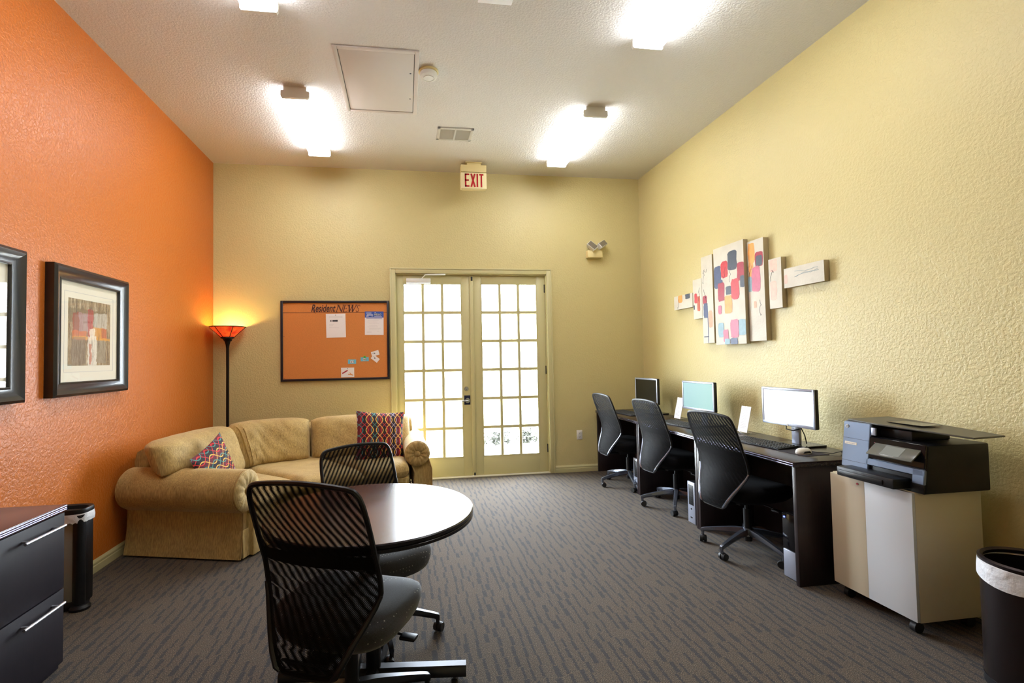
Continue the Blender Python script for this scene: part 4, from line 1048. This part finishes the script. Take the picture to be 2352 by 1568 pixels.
B().rings([[V(sx*.0315, y, z) for y, z in ((-.03, .008), (.03, .008), (.02, .020), (-.02, .020))] for sx in (.85, 1.02)]).obj('side_grip', 'black', t)
B().tube([(0, .05, .008), (.02, .10, .006), (.08, .15, .006), (.10, .20, .02), (.08, .22, .004)], .002, 6).obj('mouse_cord', 'black', t)
# sign holders
def signholder(label, x, y, rz):
    t = thing('sign_holder', label, 'sign holder', (x, y, DZT), -PI/2+rz, 'slanted sign holders between the monitors')
    lean = Matrix.Rotation(math.radians(-13), 4, 'X')
    B().box((-.062, -.002, 0), (.062, .002, .225), .001, mat=Matrix.Translation((0, 0, .004)) @ lean).obj('acrylic_front', 'acrylic', t)
    B().box((-.058, -.0045, .006), (.058, -.0028, .222), mat=Matrix.Translation((0, 0, .004)) @ lean).obj('insert_card', 'paper', t)
    b = B(); r = random.Random(int(y*10))
    for i in range(12): b.box((-.042+r.random()*.01, -.0052, .04+i*.013), (.02+r.random()*.02, -.0046, .0418+i*.013), mat=Matrix.Translation((0, 0, .004)) @ lean)
    b.obj('printed_text', 'inkgrey', t, 0)
    B().box((-.062, -.05, 0), (.062, .08, .003), .001).obj('acrylic_base', 'acrylic', t)
    return t
signholder('white slanted sign card beside the white-screen monitor', 2.77, 3.775, 0)
signholder('white slanted sign card between the middle and far monitors', 2.75, 4.74, 0)
# PC towers under desk
def tower(label, y, x=2.335):
    t = thing('computer_tower', label, 'computer', (x, y, 0), 0, 'small computer towers under the desks')
    w_, h, dp = .052, .345, .36
    B().box((.012, -w_, .006), (dp, w_, h), .004).obj('case', 'black', t)
    B().box((0, -w_, .006), (.014, w_, h), .004).obj('front_panel', 'silver', t)
    B().box((-.0015, -w_*.65, h*.45), (.002, w_*.65, h*.93), .001).obj('drive_bay', 'black', t)
    b = B()
    for i in range(7): b.box((-.0025, -w_*.5, h*.50+i*.018), (-.001, w_*.5, h*.50+i*.018+.004))
    b.obj('vent_slots', 'darkmetal', t, 0)
    B().cyl((0, 0, h*.36), (-.003, 0, h*.36), .007, n=14).box((-.003, -.012, h*.14), (.0, .012, h*.17)).obj('power_button', 'black', t)
    B().box((.03, -w_, 0), (.06, w_, .006)).box((dp-.06, -w_, 0), (dp-.03, w_, .006)).obj('rubber_foot', 'rubber', t)
    return t
tower('silver-fronted computer tower under the far desk, beside the far chair', 4.85)
tower('silver-fronted computer tower under the middle desk, between the two nearer chairs', 3.85)
t3_ = thing('computer_tower', 'dark computer tower with a blue light behind the near desk side panel', 'computer', (2.345, 2.80, 0), 0, 'small computer towers under the desks')
B().box((.012, -.05, .006), (.40, .05, .40), .004).obj('case', 'black', t3_)
B().box((0, -.05, .18), (.014, .05, .40), .004).obj('front_panel', 'blackgloss', t3_)
B().box((0, -.05, .006), (.014, .05, .175), .004).obj('lower_panel', 'silver', t3_)
B().cyl((0, .03, .375), (-.004, .03, .375), .005, n=12).obj('power_light', 'led', t3_)

# ================================================================== BEIGE CABINET + PRINTER
CX0, CX1, CY0, CY1, CZ0, CZ1 = 2.455, 2.86, 2.115, 2.59, .070, .705
t = thing('storage_cabinet', 'beige and grey two-tone cabinet on casters carrying the printer', 'cabinet', (CX0, (CY0+CY1)/2, 0))
a = (CY1-CY0)/2
B().box((.018, -a, CZ0), (CX1-CX0, a, CZ1), .003).obj('cabinet_body', 'cab', t)
dv = .02
B().box((0, dv+.0, CZ0+.004), (.0175, a-.001, CZ1-.004), .0015).obj('left_door', 'cab', t)
B().box((0, -a+.001, CZ0+.004), (.0175, dv-.0005, CZ1-.004), .0015).obj('right_door', 'cabgrey', t)
for x in (.05, CX1-CX0-.05):
    for y in (-a+.05, a-.05):
        B().cyl((x, y-.014, .028), (x, y+.014, .028), .0275, n=18).box((x-.018, y-.018, .05), (x+.018, y+.018, .0715), .003).obj('caster', 'rubber', t)
b = B().cyl((0, .06, CZ1-.03), (-.003, .06, CZ1-.03), .006, n=10); b.obj('sticker_dot', 'redink', t)
# printer : local frame, u along +x (left->right as seen), front at y=0 facing -y, rotate so front faces -x
PX, PY, PZ = 2.455, 2.525, CZ1
t = thing('office_printer', 'black multifunction inkjet printer with blue-grey front on the beige cabinet', 'printer', (PX, PY, PZ), -PI/2)
PW = .46; PD = .40
def fx(z): return .035*(z/.3)      # front leans back with height
b = B()
b.prism([(.17, .02+fx(0), .0), (.17, .02+fx(.25), .235), (.17, PD, .235), (.17, PD, .0)], (PW-.17, 0, 0), .008, 2)
b.prism([(.0, .02+fx(0)+.0, .055), (.0, .02+fx(.3), .305), (.0, PD-.06, .305), (.0, PD, .20), (.0, PD, .0), (0, .06, 0)], (.168, 0, 0), .006, 2)
b.obj('printer_body', 'black', t)
def panel(x0, x1, z0, z1, d, th=.006):
    return [(x0, fx(z0)+d, z0), (x1, fx(z0)+d, z0), (x1, fx(z1)+d, z1), (x0, fx(z1)+d, z1)]
P_ = B()
P_.prism(panel(.0, .165, .05, .302, .008), (0, .016, 0), .004, 1)
P_.prism(panel(.15, PW-.005, .085, .118, .008), (0, .016, 0), .003, 1)
P_.prism(panel(.40, PW-.002, .045, .115, .008), (0, .016, 0), .003, 1)
P_.obj('front_fascia', 'bluegrey', t)
s_ = B()
for z in (.21, .085): s_.prism(panel(.002, .163, z, z+.0015, .0072), (0, .002, 0))
s_.obj('panel_seam', 'darkmetal', t, 0)
B().prism(panel(.160, PW-.004, .122, .236, .011), (0, .012, 0), .003, 1).obj('control_panel', 'blackgloss', t)
b = B()
for i in range(8): b.prism(panel(.19+.013*(i > 3)*0, .197, .15+i*.008, .153+i*.008, .0104), (0, .001, 0))
b.obj('red_accent', simple('dim_red_accent', srgb(120, 28, 24), .4), t, 0)
mt = Matrix.Translation((.24, -.040+fx(.16), .150)) @ Matrix.Rotation(math.radians(-50), 4, 'X')
ts = B().box((-.045, -.008, 0), (.195, .0, .085), .003, mat=mt).obj('touch_panel', simple('panel_grey', srgb(95, 95, 88), .2), t)
B().box((.025, -.0095, .014), (.125, -.0075, .073), mat=mt).obj('touch_screen', 'touch', ts, 0)
# feeder
B().box((.168, .10, .235), (.34, .33, .285), .006).obj('feeder_base', 'black', t)
b = B().prism([(.0, .07, .305), (.20, .05, .300), (.62, .10, .288), (.60, .30, .288), (.20, .34, .303), (.0, .34, .308)], (0, 0, .008), .002, 1)
b.obj('feeder_tray', simple('tray_dark_grey', srgb(70, 66, 56), .4), t)
B().box((.17, .14, .3115), (.36, .26, .3135)).obj('feeder_slot', 'blackgloss', t)
B().box((.175, .035, .245), (.20, .045, .285), .002).obj('card_slot', 'silver', t)
# tray
B().prism([(.15, .03, .05), (.40, .03, .05), (.40, .03, .088), (.15, .03, .088)], (0, .02, 0)).obj('output_recess', 'blackgloss', t)
B().box((.06, -.075, .012), (.385, .06, .062), .005).box((.075, -.08, .022), (.33, -.070, .046), .003).obj('paper_tray', 'black', t)
B().box((.40, .015, 0), (PW-.004, .06, .045), .004).box((.39, .02, .0), (.40, .07, .05)).obj('lower_front', 'black', t)
mm = Matrix.Translation((.025, fx(.275)+.0065, .275))
b = B(); b.rings([[mm @ V(.0105*k*math.cos(2*PI*i/24), y, .0105*k*math.sin(2*PI*i/24)) for i in range(24)] for k, y in ((1, 0), (.95, -.0015))]); lg = b.obj('round_badge', 'white', t)
b = B(); bar(b, (.0215, .269), (.0250, .281), .0015, fx(.275)+.0042, fx(.275)+.0052); bar(b, (.0262, .269), (.0297, .281), .0015, fx(.275)+.0042, fx(.275)+.0052); bar(b, (.023, .276), (.0255, .276), .0013, fx(.275)+.0042, fx(.275)+.0052); bar(b, (.0285, .281), (.031, .276), .0013, fx(.275)+.0042, fx(.275)+.0052); b.obj('badge_lettering', 'bluegrey', lg, 0)
B().prism(panel(.016, .09, .176, .190, .0066), (0, .002, 0)).obj('sticker', simple('cream_label', srgb(232, 222, 200), .5), t, 0)
b = B()
for i in range(9): b.prism(panel(.022+i*.007, .0265+i*.007, .181, .185, .0060), (0, .001, 0))
b.obj('sticker_text', 'inkgrey', t, 0)

# ================================================================== WASTE BINS
t = thing('waste_bin', 'round dark stainless waste bin with a white liner at the right edge', 'waste bin', (2.545, 1.70, 0))
R_, HB = .165, .50
B().lathe([(R_-.004, .0), (R_-.004, .03), (R_, .032), (R_, HB), (R_-.004, HB), (R_-.004, .04)], n=56, cap=False).obj('bin_body', 'steelbin', t)
B().lathe([(R_+.002, 0), (R_+.002, .035), (0, .035)], n=56).obj('base_ring', 'black', t)
b = B(); rs = []
for dz, dr in ((0.0, -.006), (.012, .002), (.010, .008), (-.03, .011), (-.062, .012), (-.062, .009), (-.0, .004)):
    rs.append([V((R_+dr+.003*math.sin(5*a))*math.cos(a), (R_+dr+.003*math.sin(5*a))*math.sin(a), HB+dz+(.012*math.sin(3*a+1) if dz < -.02 else 0)) for a in [2*PI*k/56 for k in range(56)]])
b.rings(rs, False, False); b.obj('bin_liner', 'bag', t)
B().lathe([(R_+.004, HB+.010), (R_+.005, HB+.024), (R_-.004, HB+.030), (R_-.014, HB+.022), (R_-.012, HB+.008)], n=56, cap=False).obj('rim', 'steelbin', t)
t = thing('waste_bin', 'black and grey waste bin with a white liner between file cabinet and sofa', 'waste bin', (-1.965, 3.25, 0))
B().box((-.11, -.05, .03), (.06, .075, .535), .01).obj('side_panel', 'greypanel', t)
B().cyl((.082, -.03, .02), (.082, -.03, .54), .031, n=24).box((.05, -.03, .02), (.10, .075, .54), .012).obj('corner_post', 'black', t)
B().box((-.115, -.06, .0), (.085, .08, .05), .012).lathe([(.05, 0), (.052, .014), (.042, .028), (.0, .030)], (.088, -.03, 0), 24).obj('foot', 'black', t)
ov = lambda k, z: [V(-.002+math.copysign(abs(math.cos(a))**.6, math.cos(a))*.118*k, .01+math.copysign(abs(math.sin(a))**.6, math.sin(a))*.078*k, z) for a in [2*PI*i/48 for i in range(48)]]
B().rings([ov(1.0, .545), ov(1.02, .562), ov(.98, .572), ov(.80, .566), ov(.80, .545)], False, False).obj('rim', 'black', t)
B().rings([[p+V(0, 0, .006*math.sin(3*k_)) for k_, p in enumerate(ov(1.03, .497))], ov(1.05, .52), ov(1.01, .547)], False, False).obj('bin_liner', 'bag', t)

# ================================================================== FILE CABINET
FY0, FY1, FX = 1.70, 2.615, -1.592
t = thing('lateral_file', 'dark espresso lateral file cabinet with two drawers at the left edge', 'file cabinet', (FX, (FY0+FY1)/2, 0))
a = (FY1-FY0)/2; dp = FX-XL-.02
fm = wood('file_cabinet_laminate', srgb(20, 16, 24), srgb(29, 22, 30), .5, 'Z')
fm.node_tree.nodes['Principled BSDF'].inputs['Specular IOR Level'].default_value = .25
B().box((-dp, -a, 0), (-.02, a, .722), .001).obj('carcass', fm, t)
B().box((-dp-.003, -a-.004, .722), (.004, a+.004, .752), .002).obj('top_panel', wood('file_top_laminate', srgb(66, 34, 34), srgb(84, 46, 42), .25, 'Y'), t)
b = B()
for z in (.729, .737, .746): b.tube([(.004, -a-.004, z), (.004, a+.004, z)], .0024, 8)
b.obj('edge_bead', simple('bluish_edge_bead', srgb(120, 128, 190), .15, .8), t)
for z0, z1 in ((.372, .716), (.03, .366)):
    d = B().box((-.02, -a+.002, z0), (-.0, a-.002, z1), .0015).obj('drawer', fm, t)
    hz = z1-.048
    for hy in (.435-.14, ):
        hc = 2.445-(FY0+FY1)/2
        B().tube([(.032, hc-.122, hz), (.032, hc+.122, hz)], .0065, 12).cyl((0, hc-.09, hz), (.032, hc-.09, hz), .005, n=10).cyl((0, hc+.09, hz), (.032, hc+.09, hz), .005, n=10).obj('handle', 'chrome', d)
B().box((-dp, -a+.01, 0), (-.025, a-.01, .03)).obj('plinth', 'black', t)
